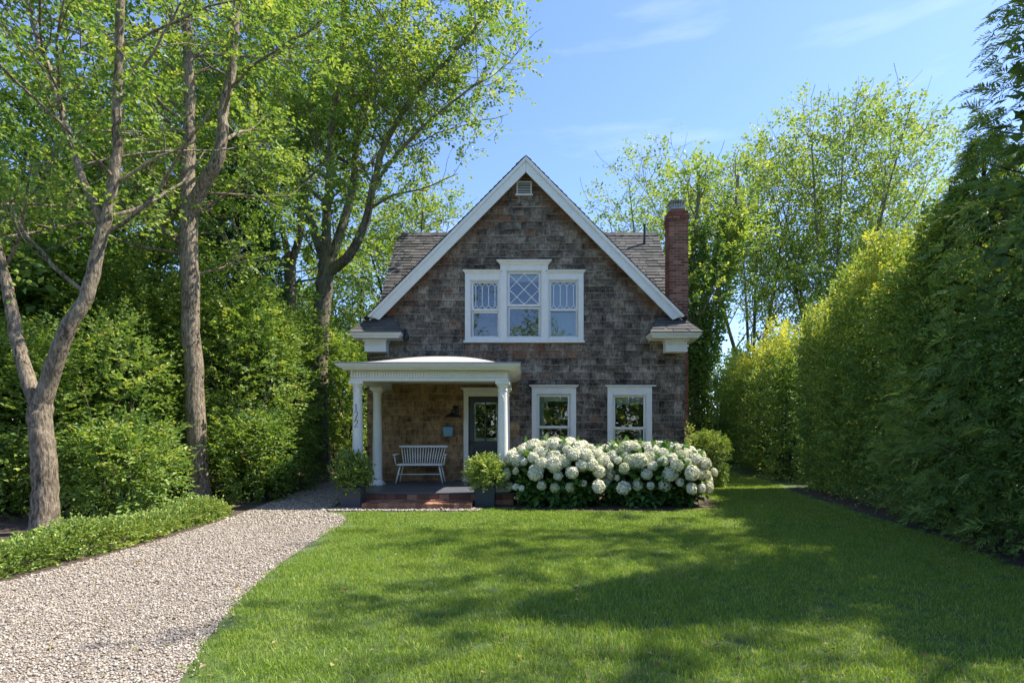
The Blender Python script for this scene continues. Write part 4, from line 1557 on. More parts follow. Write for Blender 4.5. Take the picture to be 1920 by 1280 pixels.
# bin half hidden behind the left planter
bn = empty('garden_bin', (0, 0, 0))
tag(bn, 'dark garden bin with pale lid behind the grey planter', 'bin')
bxx, byy = -4.95, 2.35
mb = MB()
v = [(-0.26, -0.3, 0), (0.26, -0.3, 0), (0.26, 0.3, 0), (-0.26, 0.3, 0), (-0.31, -0.36, 0.66), (0.31, -0.36, 0.66), (0.31, 0.36, 0.66), (-0.31, 0.36, 0.66)]
mb.add([(bxx + a, byy + b, c_ + 0.02) for a, b, c_ in v], [(0, 3, 2, 1), (4, 5, 6, 7), (0, 1, 5, 4), (1, 2, 6, 5), (2, 3, 7, 6), (3, 0, 4, 7)])
mb.build('bin_body', M['bin'], bn, bevel=0.03)
mb = MB()
v = [(-0.34, -0.42, 0.685), (0.34, -0.42, 0.685), (0.34, 0.38, 0.685), (-0.34, 0.38, 0.685), (-0.30, -0.36, 0.74), (0.30, -0.36, 0.74), (0.30, 0.36, 0.82), (-0.30, 0.36, 0.82)]
mb.add([(bxx + a, byy + b, c_) for a, b, c_ in v], [(0, 3, 2, 1), (4, 5, 6, 7), (0, 1, 5, 4), (1, 2, 6, 5), (2, 3, 7, 6), (3, 0, 4, 7)])
mb.build('bin_lid', M['bin_lid'], bn, bevel=0.02)

# ------------------------------------------------------------------ vegetation helpers
UP = np.array((0.0, 0.0, 1.0))


def unit(a):
    return a / (np.linalg.norm(a, axis=-1, keepdims=True) + 1e-9)


class Leaves:
    """collects kite-shaped leaves (4 vertices, 2 triangles each)"""
    def __init__(self):
        self.parts = []

    def add(self, pos, d, nrm, L, W, tint, fold=0.18):
        n = len(pos)
        L = np.broadcast_to(np.asarray(L, float), (n,))[:, None]
        W = np.broadcast_to(np.asarray(W, float), (n,))[:, None]
        d = unit(d)
        side = unit(np.cross(d, nrm))
        nn = np.cross(side, d)
        mid = pos + d * L * 0.45
        tip = pos + d * L - nn * L * 0.10
        a = mid + side * W * 0.5 + nn * W * fold
        b = mid - side * W * 0.5 + nn * W * fold
        v = np.stack([pos, a, tip, b], 1).reshape(-1, 3)
        self.parts.append((v, np.repeat(np.clip(np.broadcast_to(tint, (n,)), 0, 1), 4)))

    def count(self):
        return sum(len(p[0]) for p in self.parts) // 4

    def build(self, name, mat, parent, kind=None):
        v = np.concatenate([p[0] for p in self.parts])
        t = np.concatenate([p[1] for p in self.parts])
        k = np.arange(len(v) // 4)[:, None] * 4
        tris = np.stack([k + np.array([[0, 1, 2]]), k + np.array([[0, 2, 3]])], 1).reshape(-1, 3)
        o = link(name, raw_mesh(name, v, tris, t), mat, parent)
        if kind: o['kind'] = kind
        return o


def sprigs(lv, r, B, D, length, n, L, W, flat=0.75, tint=(0.5, 0.2), tint_b=None, droop=0.15):
    """leafy shoots: n leaves set alternately along each shoot, in a plane that is mostly level"""
    m = len(B)
    if m == 0: return
    length = np.broadcast_to(np.asarray(length, float), (m,))
    D = unit(D)
    pl = unit(UP * flat + r.normal(0, 0.45, (m, 3)) * (1.25 - flat))
    side = unit(np.cross(D, pl))
    nrm = np.cross(side, D)
    t = (np.arange(n) + 0.6) / n
    tt = np.clip(t[None, :] + r.normal(0, 0.06, (m, n)), 0.02, 1.0)
    pos = B[:, None, :] + D[:, None, :] * (tt * length[:, None])[..., None] - UP * (droop * tt ** 2 * length[:, None])[..., None]
    sg = np.where(np.arange(n) % 2 == 0, 1.0, -1.0)[None, :] * r.uniform(0.6, 1.3, (m, n))
    sg[:, -1] *= 0.2
    d = D[:, None, :] * 0.62 + side[:, None, :] * sg[..., None] + r.normal(0, 0.22, (m, n, 3))
    nn = nrm[:, None, :] + r.normal(0, 0.35, (m, n, 3))
    base_t = r.normal(tint[0], tint[1], m) if tint_b is None else tint_b
    ti = base_t[:, None] + r.normal(0, 0.12, (m, n))
    LL = L * r.uniform(0.65, 1.2, (m, n))
    lv.add(pos.reshape(-1, 3), d.reshape(-1, 3), nn.reshape(-1, 3), LL.ravel(), (LL * (W / L)).ravel(), ti.ravel())


class Wood:
    """collects tapered limbs as tubes"""
    def __init__(self):
        self.v, self.f, self.n = [], [], 0

    def tube(self, pts, rad, k):
        pts = np.asarray(pts, float)
        m = len(pts)
        d = np.empty_like(pts)
        d[1:-1] = pts[2:] - pts[:-2]
        d[0], d[-1] = pts[1] - pts[0], pts[-1] - pts[-2]
        d = unit(d)
        ref = np.array((0.31, 0.95, 0.05)) if abs(d[0][2]) > 0.5 else UP
        a = unit(np.cross(d, ref))
        c = np.cross(d, a)
        th = np.arange(k) * 2 * math.pi / k
        rad = np.asarray(rad)[:, None, None]
        ring = pts[:, None, :] + rad * (a[:, None, :] * np.cos(th)[None, :, None] + c[:, None, :] * np.sin(th)[None, :, None])
        i = np.arange(m - 1)[:, None] * k
        j = np.arange(k)[None, :]
        j2 = (j + 1) % k
        q = np.stack([i + j, i + j2, i + k + j2, i + k + j], -1).reshape(-1, 4) + self.n
        self.v.append(ring.reshape(-1, 3))
        self.f.append(q)
        self.n += m * k

    def build(self, name, mat, parent, kind=None):
        o = link(name, raw_mesh(name, np.concatenate(self.v), np.concatenate(self.f), smooth=True), mat, parent)
        if kind: o['kind'] = kind
        return o


def limb(r, p, d, length, nseg, wob, up):
    """a bending limb as a polyline"""
    pts = [np.asarray(p, float)]
    d = d / np.linalg.norm(d)
    s = length / nseg
    for _ in range(nseg):
        d = d + r.normal(0, wob, 3) + UP * up
        d /= np.linalg.norm(d)
        pts.append(pts[-1] + d * s)
    return np.array(pts)


def along(pts, t):
    x = t * (len(pts) - 1)
    i = min(int(x), len(pts) - 2)
    f = x - i
    return pts[i] * (1 - f) + pts[i + 1] * f, pts[i + 1] - pts[i]


def tree(name, label, stems, seed, leaf, bark, leafL=0.085, leafW=0.055, l1=(12, 2.2), l2=(7, 1.1), l3=(5, 0.5), leaves=9, env=None,
         start=0.35, spread=0.75, up1=0.05, tint=(0.5, 0.22), group=None, cat='tree', stem_sides=14, see=None, twig_r=0.006, flat=0.7, extra=None, shoot=0.42):
    """stems: list of (points, radius at base, radius at end). l1/l2/l3: (how many per parent, length).
    env(points) -> mask keeps foliage within the crown's outline"""
    r = np.random.default_rng(seed)
    root = empty(name, (float(stems[0][0][0][0]), float(stems[0][0][0][1]), 0.0))
    tag(root, label, cat, group)
    off = np.array((root.location.x, root.location.y, 0.0))
    wood, lv = Wood(), Leaves()
    tips, tdir = [], []
    for pts, r0, r1 in stems:
        sp = np.array(smooth_line([np.asarray(q, float) for q in pts], 6))
        sp = sp + r.normal(0, 0.012, sp.shape) * np.linspace(0.2, 1, len(sp))[:, None]
        rad = r0 + (r1 - r0) * np.linspace(0, 1, len(sp)) ** 0.8
        rad = rad * (1 + r.normal(0, 0.02, len(rad)))
        if sp[0][2] < 0.4:                                    # root flare
            hgt = sp[:, 2]
            rad = rad * (1 + 0.35 * np.exp(-np.clip(hgt, 0, None) / 0.25))
        st = Wood(); st.tube(sp - off, rad, stem_sides)
        st.build('trunk' if pts is stems[0][0] else 'limb', M[bark], root)
        n1, len1 = l1
        slen = np.linalg.norm(sp[-1] - sp[0])
        for i in range(n1):
            t = start + (1 - start) * (i + r.uniform(0, 1)) / n1
            t = min(t, 0.995)
            p, dd = along(sp, t)
            rr = np.interp(t, np.linspace(0, 1, len(rad)), rad)
            dd = dd / np.linalg.norm(dd)
            az = r.uniform(0, 2 * math.pi)
            o = np.array((math.cos(az), math.sin(az), 0.0))
            d1 = dd * (1 - spread) + o * spread + UP * 0.25
            ln = len1 * r.uniform(0.6, 1.25) * (1.15 - 0.55 * t)
            b1 = limb(r, p, d1, ln, 7, 0.13, up1)
            if env is not None and not env(b1[[3]])[0]: continue
            ra = min(rr * 0.4, 0.010 + 0.012 * ln)
            wood.tube(b1 - off, np.linspace(ra, 0.010, len(b1)), 6)
            for j in range(l2[0]):
                t2 = 0.25 + 0.75 * (j + r.uniform(0, 1)) / l2[0]
                p2, e2 = along(b1, min(t2, 0.99))
                e2 = e2 / np.linalg.norm(e2)
                d2 = e2 * 0.6 + unit(r.normal(0, 1, 3) * np.array((1, 1, 0.55))) * 0.75
                b2 = limb(r, p2, d2, l2[1] * r.uniform(0.6, 1.3) * (1.15 - 0.4 * t2), 5, 0.16, up1)
                if env is not None and not env(b2[[3]])[0]: continue
                wood.tube(b2 - off, np.linspace(0.010, 0.005, len(b2)), 4)
                for k in range(l3[0]):
                    t3 = 0.2 + 0.8 * (k + r.uniform(0, 1)) / l3[0]
                    p3, e3 = along(b2, min(t3, 0.99))
                    e3 = e3 / np.linalg.norm(e3)
                    d3 = e3 * 0.6 + unit(r.normal(0, 1, 3) * np.array((1, 1, 0.5))) * 0.8
                    b3 = limb(r, p3, d3, l3[1] * r.uniform(0.6, 1.3), 3, 0.18, up1 * 0.6)
                    if stem_sides > 8 or r.random() < 0.5:
                        wood.tube(b3[::3] if stem_sides <= 8 else b3, np.linspace(twig_r, 0.002, 2 if stem_sides <= 8 else len(b3)), 3)
                    for q in range(1, 4):
                        tips.append(b3[q]); tdir.append(b3[q] - b3[q - 1])
    B, D = np.array(tips), np.array(tdir)
    if env is not None:
        k = env(B); B, D = B[k], D[k]
    if see is not None:
        k = see(B); B, D = B[k], D[k]
    # foliage well outside the picture is thinner
    qx, qy, qd = px_of(B)
    k = ((qx > -200) & (qx < 2100) & (qy > -160) & (qd > 1)) | (r.random(len(B)) < 0.45)
    B, D = B[k], D[k]
    # clumps share a tone
    ph = r.uniform(0, 6.28, 6)
    clump = np.sin(B[:, 0] * 1.9 + ph[0]) * np.sin(B[:, 1] * 2.1 + ph[1]) + np.sin(B[:, 2] * 2.4 + ph[2]) * 0.7
    tb = r.normal(tint[0], tint[1] * 0.6, len(B)) + clump * tint[1] * 0.5
    sprigs(lv, r, B - off, D + r.normal(0, 0.02, D.shape), shoot * r.uniform(0.7, 1.2, len(B)), leaves, leafL, leafW, flat=flat, tint_b=tb)
    if extra is not None: extra(wood, lv, r, off)
    wood.build('branches', M[bark], root, kind='stuff')
    lv.build('crown', M[leaf], root)
    print(name, label[:30], 'leaves', lv.count())
    return root


def noise3(p, seed, f):
    """cheap smooth lumps from summed sines"""
    r = np.random.default_rng(seed)
    s = np.zeros(len(p))
    for k in range(6):
        w = r.normal(0, 1, 3) * f * (1 + 0.5 * k)
        s += np.sin(p @ w + r.uniform(0, 6.28)) / (1 + 0.45 * k)
    return s / 3.0


def bush(name, label, c, rad, seed, leaf, n, leafL, leafW, leaves=8, lump=0.22, tint=(0.5, 0.2), zmin=0.03, stems=7, bark='bark_dark', cat='shrub', group=None,
         shape=2.0, flat=0.6, depth=0.30, bare=0.0, out=0.6, shoot=None, see=None, core=True, obj=None, off=None, foliage='foliage', half=False):
    """a dense shrub: shoots over a lumpy super-ellipsoid, stems inside"""
    r = np.random.default_rng(seed)
    c = np.asarray(c, float); rad = np.asarray(rad, float)
    root = obj if obj is not None else tag(empty(name, (c[0], c[1], 0)), label, cat, group)
    o = np.array((root.location.x, root.location.y, root.location.z)) if off is None else off
    u = unit(r.normal(0, 1, (n, 3)))
    e = 2.0 / shape
    u2 = np.sign(u) * np.abs(u) ** e
    k = 1 + lump * noise3(u2 * 2.2 + c, seed, 1.1) + lump * 0.6 * noise3(u2 * 5 + c, seed + 1, 1.1)
    inn = 1 - depth * r.random(n) ** 1.6
    B = c + u2 * rad * (k * inn)[:, None]
    g = u2 / rad
    D = unit(g) * out + UP * 0.30 + r.normal(0, 0.45, (n, 3))
    keep = B[:, 2] > zmin + bare * r.random(n)
    if see is not None: keep &= see(B)
    B, D, inn = B[keep], D[keep], inn[keep]
    cl = noise3(B, seed + 5, 1.8) * 0.5
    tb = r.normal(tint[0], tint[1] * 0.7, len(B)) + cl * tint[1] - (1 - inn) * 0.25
    lv = Leaves()
    sh = shoot if shoot is not None else leafL * leaves * 0.42
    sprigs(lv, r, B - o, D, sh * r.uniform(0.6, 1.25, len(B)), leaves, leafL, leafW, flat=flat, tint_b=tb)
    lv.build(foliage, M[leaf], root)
    if stems:
        w = Wood()
        for i in range(stems):
            az = r.uniform(0, 6.28)
            b = np.array((c[0] + r.normal(0, rad[0] * 0.18), c[1] + r.normal(0, rad[1] * 0.18), 0.0))
            tgt = c + unit(np.array((math.cos(az), math.sin(az), r.uniform(0.2, 1.2)))) * rad * r.uniform(0.6, 0.95)
            L_ = np.linalg.norm(tgt - b)
            pts = limb(r, b, (tgt - b) + UP * L_ * 0.5, L_, 7, 0.08, 0.0)
            pts += (tgt - pts[-1]) * np.linspace(0, 1, len(pts))[:, None] ** 1.5
            w.tube(pts - o, np.linspace(0.012 + 0.012 * rad[2], 0.004, len(pts)), 6)
        w.build('stem', M[bark], root, kind='stuff' if stems > 1 else None)
    print(name, 'leaves', lv.count())
    return root


def frond_set(lv, r, B, D, size, tint, droop=0.5, nleaf=19):
    """flat scale-leaf sprays of a thuja: a midrib with narrow side shoots, hanging a little"""
    m = len(B)
    D = unit(D)
    size = np.broadcast_to(size, (m,))
    pl = unit(r.normal(0, 1, (m, 3)) + np.array((0, 0, 0.5)))
    side = unit(np.cross(D, pl))
    nrm = np.cross(side, D)
    t = np.linspace(0.05, 0.92, nleaf)
    pos = B[:, None] + D[:, None] * (t[None] * size[:, None])[..., None] - UP * (droop * t[None] ** 2 * size[:, None])[..., None]
    sg = np.where(np.arange(nleaf) % 2 == 0, 1.0, -1.0) * (1.0 - 0.85 * t)
    sg = np.broadcast_to(sg, (m, nleaf)) + r.normal(0, 0.15, (m, nleaf))
    d = D[:, None] * 0.8 + side[:, None] * sg[..., None] - UP * (droop * t[None] * 0.8)[..., None] + r.normal(0, 0.12, (m, nleaf, 3))
    L = size[:, None] * (0.40 - 0.27 * t[None]) * r.uniform(0.75, 1.2, (m, nleaf))
    W = L * r.uniform(0.17, 0.27, (m, nleaf))
    nn = nrm[:, None] + r.normal(0, 0.3, (m, nleaf, 3))
    ti = tint[:, None] + r.normal(0, 0.08, (m, nleaf)) + 0.12 * t[None]
    lv.add(pos.reshape(-1, 3), d.reshape(-1, 3), nn.reshape(-1, 3), L.ravel(), W.ravel(), ti.ravel(), fold=0.05)


def thuja(label, base, H, R0, seed, nf, leaf='leaf_conifer', size=0.34, group=None, lump=0.16, name='conifer', droop=0.5, pw=0.75, tint=(0.45, 0.22), see=None, zlow=0.1, ragged=0.0):
    r = np.random.default_rng(seed)
    root = tag(empty(name, (base[0], base[1], 0)), label, 'tree', group)
    off = np.array((base[0], base[1], 0.0))
    w = Wood()
    tr = limb(r, off, UP, H * 0.96, 8, 0.015, 0.05)
    w.tube(tr - off, np.linspace(0.05 + H * 0.014, 0.02, len(tr)), 9)
    nb = int(H * 7)
    for i in range(nb):
        t = 0.05 + 0.9 * i / nb
        p, _ = along(tr, t)
        az = i * 2.4 + r.uniform(-0.3, 0.3)
        ln = R0 * (1 - t) ** pw * 0.95
        b = limb(r, p, np.array((math.cos(az), math.sin(az), 0.35)), ln, 4, 0.06, 0.06)
        w.tube(b - off, np.linspace(0.022, 0.006, len(b)), 4)
    # sprays on the outer shell, in whorled lumps
    t = r.random(nf) ** 1.25
    t = zlow / H + (0.99 - zlow / H) * t
    az = r.uniform(0, 6.283, nf)
    rad = R0 * (1 - t) ** pw * np.clip(0.75 + 3.0 * t, 0, 1)
    q = np.c_[np.cos(az) * 2.2, np.sin(az) * 2.2, t * H * 0.9]
    lm = noise3(q, seed + 3, 1.0)
    lm2 = noise3(q * 2.6, seed + 4, 1.0)
    dep = r.random(nf) ** 1.8
    rr = rad * (1 + lump * lm + lump * 0.6 * lm2 + ragged * np.abs(r.normal(0, 1, nf)) * 0.3) * (1 - 0.45 * dep)
    ctr = np.stack([np.interp(t, np.linspace(0, 1, len(tr)), tr[:, i]) for i in range(3)], 1)
    o = np.c_[np.cos(az), np.sin(az), np.zeros(nf)]
    B = ctr + o * rr[:, None]
    B[:, 2] = t * H
    D = o * 0.85 + UP * 0.15 + r.normal(0, 0.35, (nf, 3))
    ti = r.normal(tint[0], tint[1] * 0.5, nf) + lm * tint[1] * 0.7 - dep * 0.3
    if see is not None:
        k = see(B); B, D, ti = B[k], D[k], ti[k]
    lv = Leaves()
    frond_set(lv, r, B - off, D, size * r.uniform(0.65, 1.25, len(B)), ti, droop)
    ni = 420
    ti_ = r.uniform(0.04, 0.9, ni)
    ai = r.uniform(0, 6.283, ni)
    ri = R0 * (1 - ti_) ** pw * r.uniform(0.15, 0.48, ni)
    ci = np.stack([np.interp(ti_, np.linspace(0, 1, len(tr)), tr[:, i]) for i in range(3)], 1)
    ci = ci + np.c_[np.cos(ai) * ri, np.sin(ai) * ri, np.zeros(ni)]
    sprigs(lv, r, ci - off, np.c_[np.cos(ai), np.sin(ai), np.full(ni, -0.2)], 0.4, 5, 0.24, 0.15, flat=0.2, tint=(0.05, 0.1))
    w.build('trunk', M['bark_dark'], root)
    lv.build('crown', M[leaf], root)
    print('thuja', label[:40], lv.count())
    return root


def px_of(Q):
    d = Q[:, 1] + CAMD
    dd = np.where(d > 0.3, d, 1e3)
    return VPX + Q[:, 0] / dd * F_PX, VPY - (Q[:, 2] - EYE) / dd * F_PX, d


# ------------------------------------------------------------------ trees along the driveway
def J(px, py, d, dd=0.0):
    return P(px, py, d + dd)


# forked tree nearest on the left
d1 = 7.7
g1 = P(85, 1000, d1); g1[2] = 0.0
t1_stems = [
    ([g1, J(84, 900, d1), J(78, 820, d1), J(73, 752, d1)], 0.150, 0.140),
    ([J(76, 775, d1), J(45, 690, d1, 0.05), J(25, 600, d1, 0.1), J(10, 520, d1, 0.2), J(-30, 380, d1, 0.3), J(-60, 150, d1, 0.3), J(-90, -150, d1, 0.2), J(-80, -420, d1, 0)], 0.098, 0.035),
    ([J(74, 770, d1), J(100, 690, d1, -0.02), J(128, 612, d1, -0.05), J(160, 560, d1, 0.0), J(185, 465, d1, 0.05), J(205, 380, d1, 0.1), J(217, 300, d1, 0.1), J(222, 120, d1, 0.15), J(228, -60, d1, 0.1), J(240, -300, d1, 0.1), J(235, -600, d1, 0.0)], 0.118, 0.035),
    ([J(197, 425, d1, 0.08), J(172, 372, d1, 0.1), J(150, 325, d1, 0.2), J(118, 215, d1, 0.3), J(92, 130, d1, 0.4), J(55, 20, d1, 0.5), J(20, -200, d1, 0.5)], 0.065, 0.02),
]
def t1_env(Q):
    x, y, d = px_of(Q)
    return (Q[:, 2] > 3.6) & (Q[:, 2] < 12.5) & (d > 4.0) & (d < 12.5) & ~((x > 318) & (x < 452) & (y > 110)) & ~((x > 345) & (y > 320))
tree('driveway_tree', 'grey forked tree at the left edge of the driveway, nearest the front', t1_stems, 21, 'leaf_tree', 'bark', 0.085, 0.058, l1=(11, 2.3), l2=(6, 1.1), l3=(4, 0.45), leaves=7, env=t1_env, start=0.30, spread=0.8, group='trees along the driveway', tint=(0.48, 0.27))

d2 = 10.9
g2 = P(374, 950, d2); g2[2] = 0
t2_stems = [
    ([g2, J(371, 860, d2), J(366, 760, d2), J(360, 640, d2), J(356, 520, d2), J(353, 430, d2), J(358, 372, d2)], 0.185, 0.15),
    ([J(357, 385, d2), J(352, 330, d2, 0.1), J(355, 240, d2, 0.15), J(355, 140, d2, 0.2), J(348, 20, d2, 0.2), J(340, -200, d2, 0.2), J(335, -450, d2, 0.2)], 0.15, 0.05),
    ([J(358, 395, d2), J(382, 345, d2, -0.1), J(408, 300, d2, -0.15), J(417, 250, d2, -0.15), J(420, 195, d2, -0.1), J(436, 130, d2, 0), J(445, 0, d2, 0), J(470, -220, d2, 0.1), J(480, -420, d2, 0.1)], 0.14, 0.045),
    ([J(360, 470, d2), J(320, 440, d2, 0.3), J(270, 415, d2, 0.6), J(235, 385, d2, 0.8)], 0.07, 0.03),
]
def t2_env(Q):
    x, y, d = px_of(Q)
    return (Q[:, 2] > 4.3) & (Q[:, 2] < 15) & (d > 6.5) & (d < 16) & ~((x > 620)) & ~((y > 330) & (d < 10.6)) & ~((x > 318) & (x < 452) & (y > 110) & (d < 11.1))
tree('driveway_tree', 'pale trunked tree forking high up, behind the low hedge beside the driveway bend', t2_stems, 22, 'leaf_tree', 'bark', 0.095, 0.062, l1=(14, 2.9), l2=(7, 1.3), l3=(4, 0.5), leaves=8, env=t2_env, start=0.28, spread=0.8, group='trees along the driveway', tint=(0.48, 0.27))

d3 = 17.8
g3 = P(600, 897, d3); g3[2] = 0
t3_stems = [
    ([g3, J(600, 800, d3), J(598, 700, d3), J(602, 600, d3), J(610, 520, d3), J(614, 480, d3)], 0.30, 0.24),
    ([J(612, 500, d3), J(590, 440, d3, 0.3), J(570, 360, d3, 0.5), J(565, 280, d3, 0.7), J(548, 150, d3, 0.9), J(540, 0, d3, 1.1), J(530, -250, d3, 1.0)], 0.15, 0.04),
    ([J(613, 500, d3), J(612, 420, d3, -0.3), J(618, 330, d3, -0.5), J(622, 240, d3, -0.6), J(640, 120, d3, -0.8), J(650, -50, d3, -1.0), J(655, -250, d3, -1)], 0.17, 0.04),
    ([J(615, 500, d3), J(640, 430, d3, 0.2), J(662, 350, d3, 0.5), J(668, 270, d3, 0.7), J(690, 180, d3, 1.0), J(740, 60, d3, 1.4), J(790, -80, d3, 1.6), J(810, -220, d3, 1.6)], 0.17, 0.04),
    ([J(618, 510, d3), J(655, 478, d3, -0.2), J(684, 420, d3, -0.4), J(700, 350, d3, -0.5), J(722, 270, d3, -0.8), J(770, 190, d3, -1.0), J(840, 110, d3, -1.2), J(900, 40, d3, -1.3), J(930, -60, d3, -1.3)], 0.17, 0.035),
    ([J(700, 350, d3, -0.5), J(735, 300, d3, -1.1), J(790, 240, d3, -1.6), J(850, 190, d3, -2.0), J(905, 150, d3, -2.2)], 0.07, 0.02),
]
def t3_env(Q):
    x, y, d = px_of(Q)
    lim = np.interp(y, [-300, 0, 60, 100, 180, 230, 300, 360, 430, 470], [940, 985, 1000, 990, 985, 940, 870, 820, 760, 700])
    lim = lim + 18 * np.sin(y * 0.11) + 12 * np.sin(y * 0.043 + 2)
    lo = np.interp(y, [-300, 300, 420, 480], [380, 420, 540, 560])
    return (x < lim) & (x > lo) & (y < 470) & (Q[:, 2] < 20.5)
tree('driveway_tree', 'tall mossy tree spreading over the gravel beside the left corner of the house', t3_stems, 23, 'leaf_tree', 'bark_moss', 0.125, 0.085, l1=(14, 3.6), l2=(8, 1.7), l3=(4, 0.75), leaves=7, env=t3_env, start=0.22, spread=0.72, group='trees along the driveway', tint=(0.58, 0.25), shoot=0.55)

d4 = 20.5
g4 = P(545, 880, d4); g4[2] = 0
t4_stems = [
    ([g4, J(545, 760, d4), J(543, 640, d4), J(545, 540, d4), J(543, 480, d4)], 0.27, 0.2),
    ([J(543, 500, d4), J(530, 430, d4, 0.2), J(508, 340, d4, 0.3), J(490, 240, d4, 0.3), J(470, 100, d4, 0.3), J(460, -100, d4, 0.3)], 0.13, 0.04),
    ([J(544, 500, d4), J(562, 440, d4, -0.1), J(566, 380, d4, -0.1), J(572, 300, d4, -0.2), J(590, 180, d4, -0.2), J(600, 20, d4, -0.2), J(610, -150, d4, 0)], 0.15, 0.04),
]
def t4_env(Q):
    x, y, d = px_of(Q)
    return (x < 770) & (x > 330) & (y < 520) & (Q[:, 2] < 20)
tree('driveway_tree', 'slimmer forked tree standing just left of the tall mossy one', t4_stems, 24, 'leaf_tree', 'bark_moss', 0.13, 0.09, l1=(13, 3.2), l2=(7, 1.6), l3=(4, 0.7), leaves=7, env=t4_env, start=0.25, spread=0.75, group='trees along the driveway', tint=(0.5, 0.25), shoot=0.5)

# ------------------------------------------------------------------ left background: trees behind the shrubbery
def bg_tree(label, px, d, top_py, width, seed, leaf='leaf_tree', bark='bark_dark', n1=14, leafL=0.15, leaves=7, tint=(0.45, 0.25), low=0.25, nst=3, l2n=8, group='trees behind the garden', env=None, l3n=4, spread=0.72, name='background_tree', l1s=0.42):
    r = np.random.default_rng(seed)
    g = P(px, VPY, d); g[2] = 0
    H = P(px, top_py, d)[2]
    fork = H * low
    stems = [([g, g + (0, 0, fork * 0.5), g + np.array((r.normal(0, 0.1), 0, fork))], 0.016 * H, 0.012 * H)]
    for i in range(nst):
        az = 2 * math.pi * i / nst + r.uniform(-0.5, 0.5)
        w = width * 0.30 * r.uniform(0.6, 1.2)
        e = np.array((math.cos(az) * w, math.sin(az) * w, 0))
        stems.append(([g + (0, 0, fork * 0.92), g + e * 0.35 + (0, 0, fork + (H - fork) * 0.25), g + e * 0.75 + (0, 0, fork + (H - fork) * 0.6), g + e * 1.05 + (0, 0, H * 0.86)], 0.008 * H, 0.012))
    c = g + (0, 0, H * 0.62)
    def ev(Q):
        x_, y_, d_ = px_of(Q)
        gap = (x_ > 1318) & (x_ < 1392) & (y_ > 585)
        q = (Q - c) / np.array((width * 0.5, width * 0.5, H * 0.40))
        k = (q ** 2).sum(1) < 1.0 + 0.25 * noise3(Q, seed, 0.8)
        if env is not None: k &= env(Q)
        return k & ~gap
    return tree(name, label, stems, seed, leaf, bark, leafL, leafL * 0.66, l1=(n1, width * l1s), l2=(l2n, width * 0.21), l3=(l3n, width * 0.09), leaves=leaves, env=ev, start=0.15, spread=spread, tint=tint, group=group, stem_sides=8, twig_r=0.008, flat=0.6, shoot=leafL * 4.2)


bg_tree('leafy tree filling the far left edge behind the forked trunk', -20, 14.0, 60, 7.5, 31, n1=12, leafL=0.11, l2n=7, tint=(0.35, 0.22), nst=4)
bg_tree('leafy tree rising between the two nearest driveway trunks', 240, 15.5, 110, 7.0, 32, n1=12, leafL=0.12, l2n=7, tint=(0.38, 0.22), nst=4)
bg_tree('tall leafy tree behind the pale forked trunk at upper left', 430, 21.5, 60, 8.5, 33, n1=12, leafL=0.15, l2n=7, tint=(0.45, 0.22), nst=4)
thuja('dense dark spruce behind the shrubs near the slim driveway tree', P(455, 815, 17.0)[:2], 10.2, 2.3, 41, 1700, leaf='leaf_spruce', size=0.5, name='spruce', lump=0.2, pw=0.8, tint=(0.4, 0.2), droop=0.35, zlow=1.0)
bg_tree('light green tree rising behind the left roof of the house', 775, 27.0, 330, 7.5, 34, leaf='leaf_light', n1=10, leafL=0.17, l2n=6, tint=(0.55, 0.25), nst=4, leaves=5)
bg_tree('leafy tree in the gap between mossy trunk and porch roof', 668, 30.0, 430, 8.0, 35, leaf='leaf_tree', n1=10, leafL=0.19, l2n=6, tint=(0.5, 0.25), nst=4, leaves=6, low=0.12)

# ------------------------------------------------------------------ right background trees
bg_tree('airy light green tree behind the chimney and roof ridge', 1225, 29.0, 285, 9.5, 51, leaf='leaf_light', bark='bark_moss', n1=11, leafL=0.17, l2n=6, leaves=4, tint=(0.5, 0.25), nst=5, low=0.2)
bg_tree('tall airy tree rising highest over the right hedge', 1555, 27.0, 195, 11.5, 52, leaf='leaf_light', bark='bark_moss', n1=13, leafL=0.17, l2n=7, leaves=5, tint=(0.55, 0.25), nst=7, low=0.14, spread=0.6, l1s=0.36)
bg_tree('airy tree between the ivy trunk and the tallest right tree', 1410, 31.0, 300, 10.0, 53, leaf='leaf_light', bark='bark_moss', n1=11, leafL=0.17, l2n=6, leaves=4, tint=(0.48, 0.25), nst=6, low=0.2, spread=0.6)
bg_tree('light green tree half hidden behind the tall right conifers', 1720, 30.0, 330, 8.5, 54, leaf='leaf_light', bark='bark_moss', n1=9, leafL=0.17, l2n=6, leaves=4, tint=(0.55, 0.25), nst=5, low=0.2, spread=0.6)

# ivy-clad tree right of the chimney
d5 = 22.0
g5 = P(1308, 815, d5); g5[2] = 0
ivy_stems = [
    ([g5, J(1303, 760, d5), J(1300, 690, d5), J(1302, 610, d5), J(1298, 520, d5), J(1305, 430, d5), J(1312, 330, d5)], 0.22, 0.06),
    ([J(1300, 700, d5), J(1322, 640, d5), J(1340, 570, d5), J(1360, 490, d5), J(1375, 420, d5), J(1385, 330, d5)], 0.16, 0.05),
]
def ivy_extra(wood, lv, r, off):
    for (pts, a, b), n in zip(ivy_stems, (2300, 1500)):
        sp = np.array(smooth_line(pts, 8))
        t = r.random(n) ** 1.15 * 0.85
        x = t * (len(sp) - 1)
        i = np.minimum(x.astype(int), len(sp) - 2)
        c = sp[i] + (sp[i + 1] - sp[i]) * (x - i)[:, None]
        o = unit(r.normal(0, 1, (n, 3)) * np.array((1, 1, 0.5)))
        B = c + o * (0.22 + 0.28 * r.random(n) * (1.1 - t))[:, None]
        sprigs(lv, r, B - off, o - UP * 0.3, 0.3, 5, 0.12, 0.10, flat=0.3, tint=(0.35, 0.2))
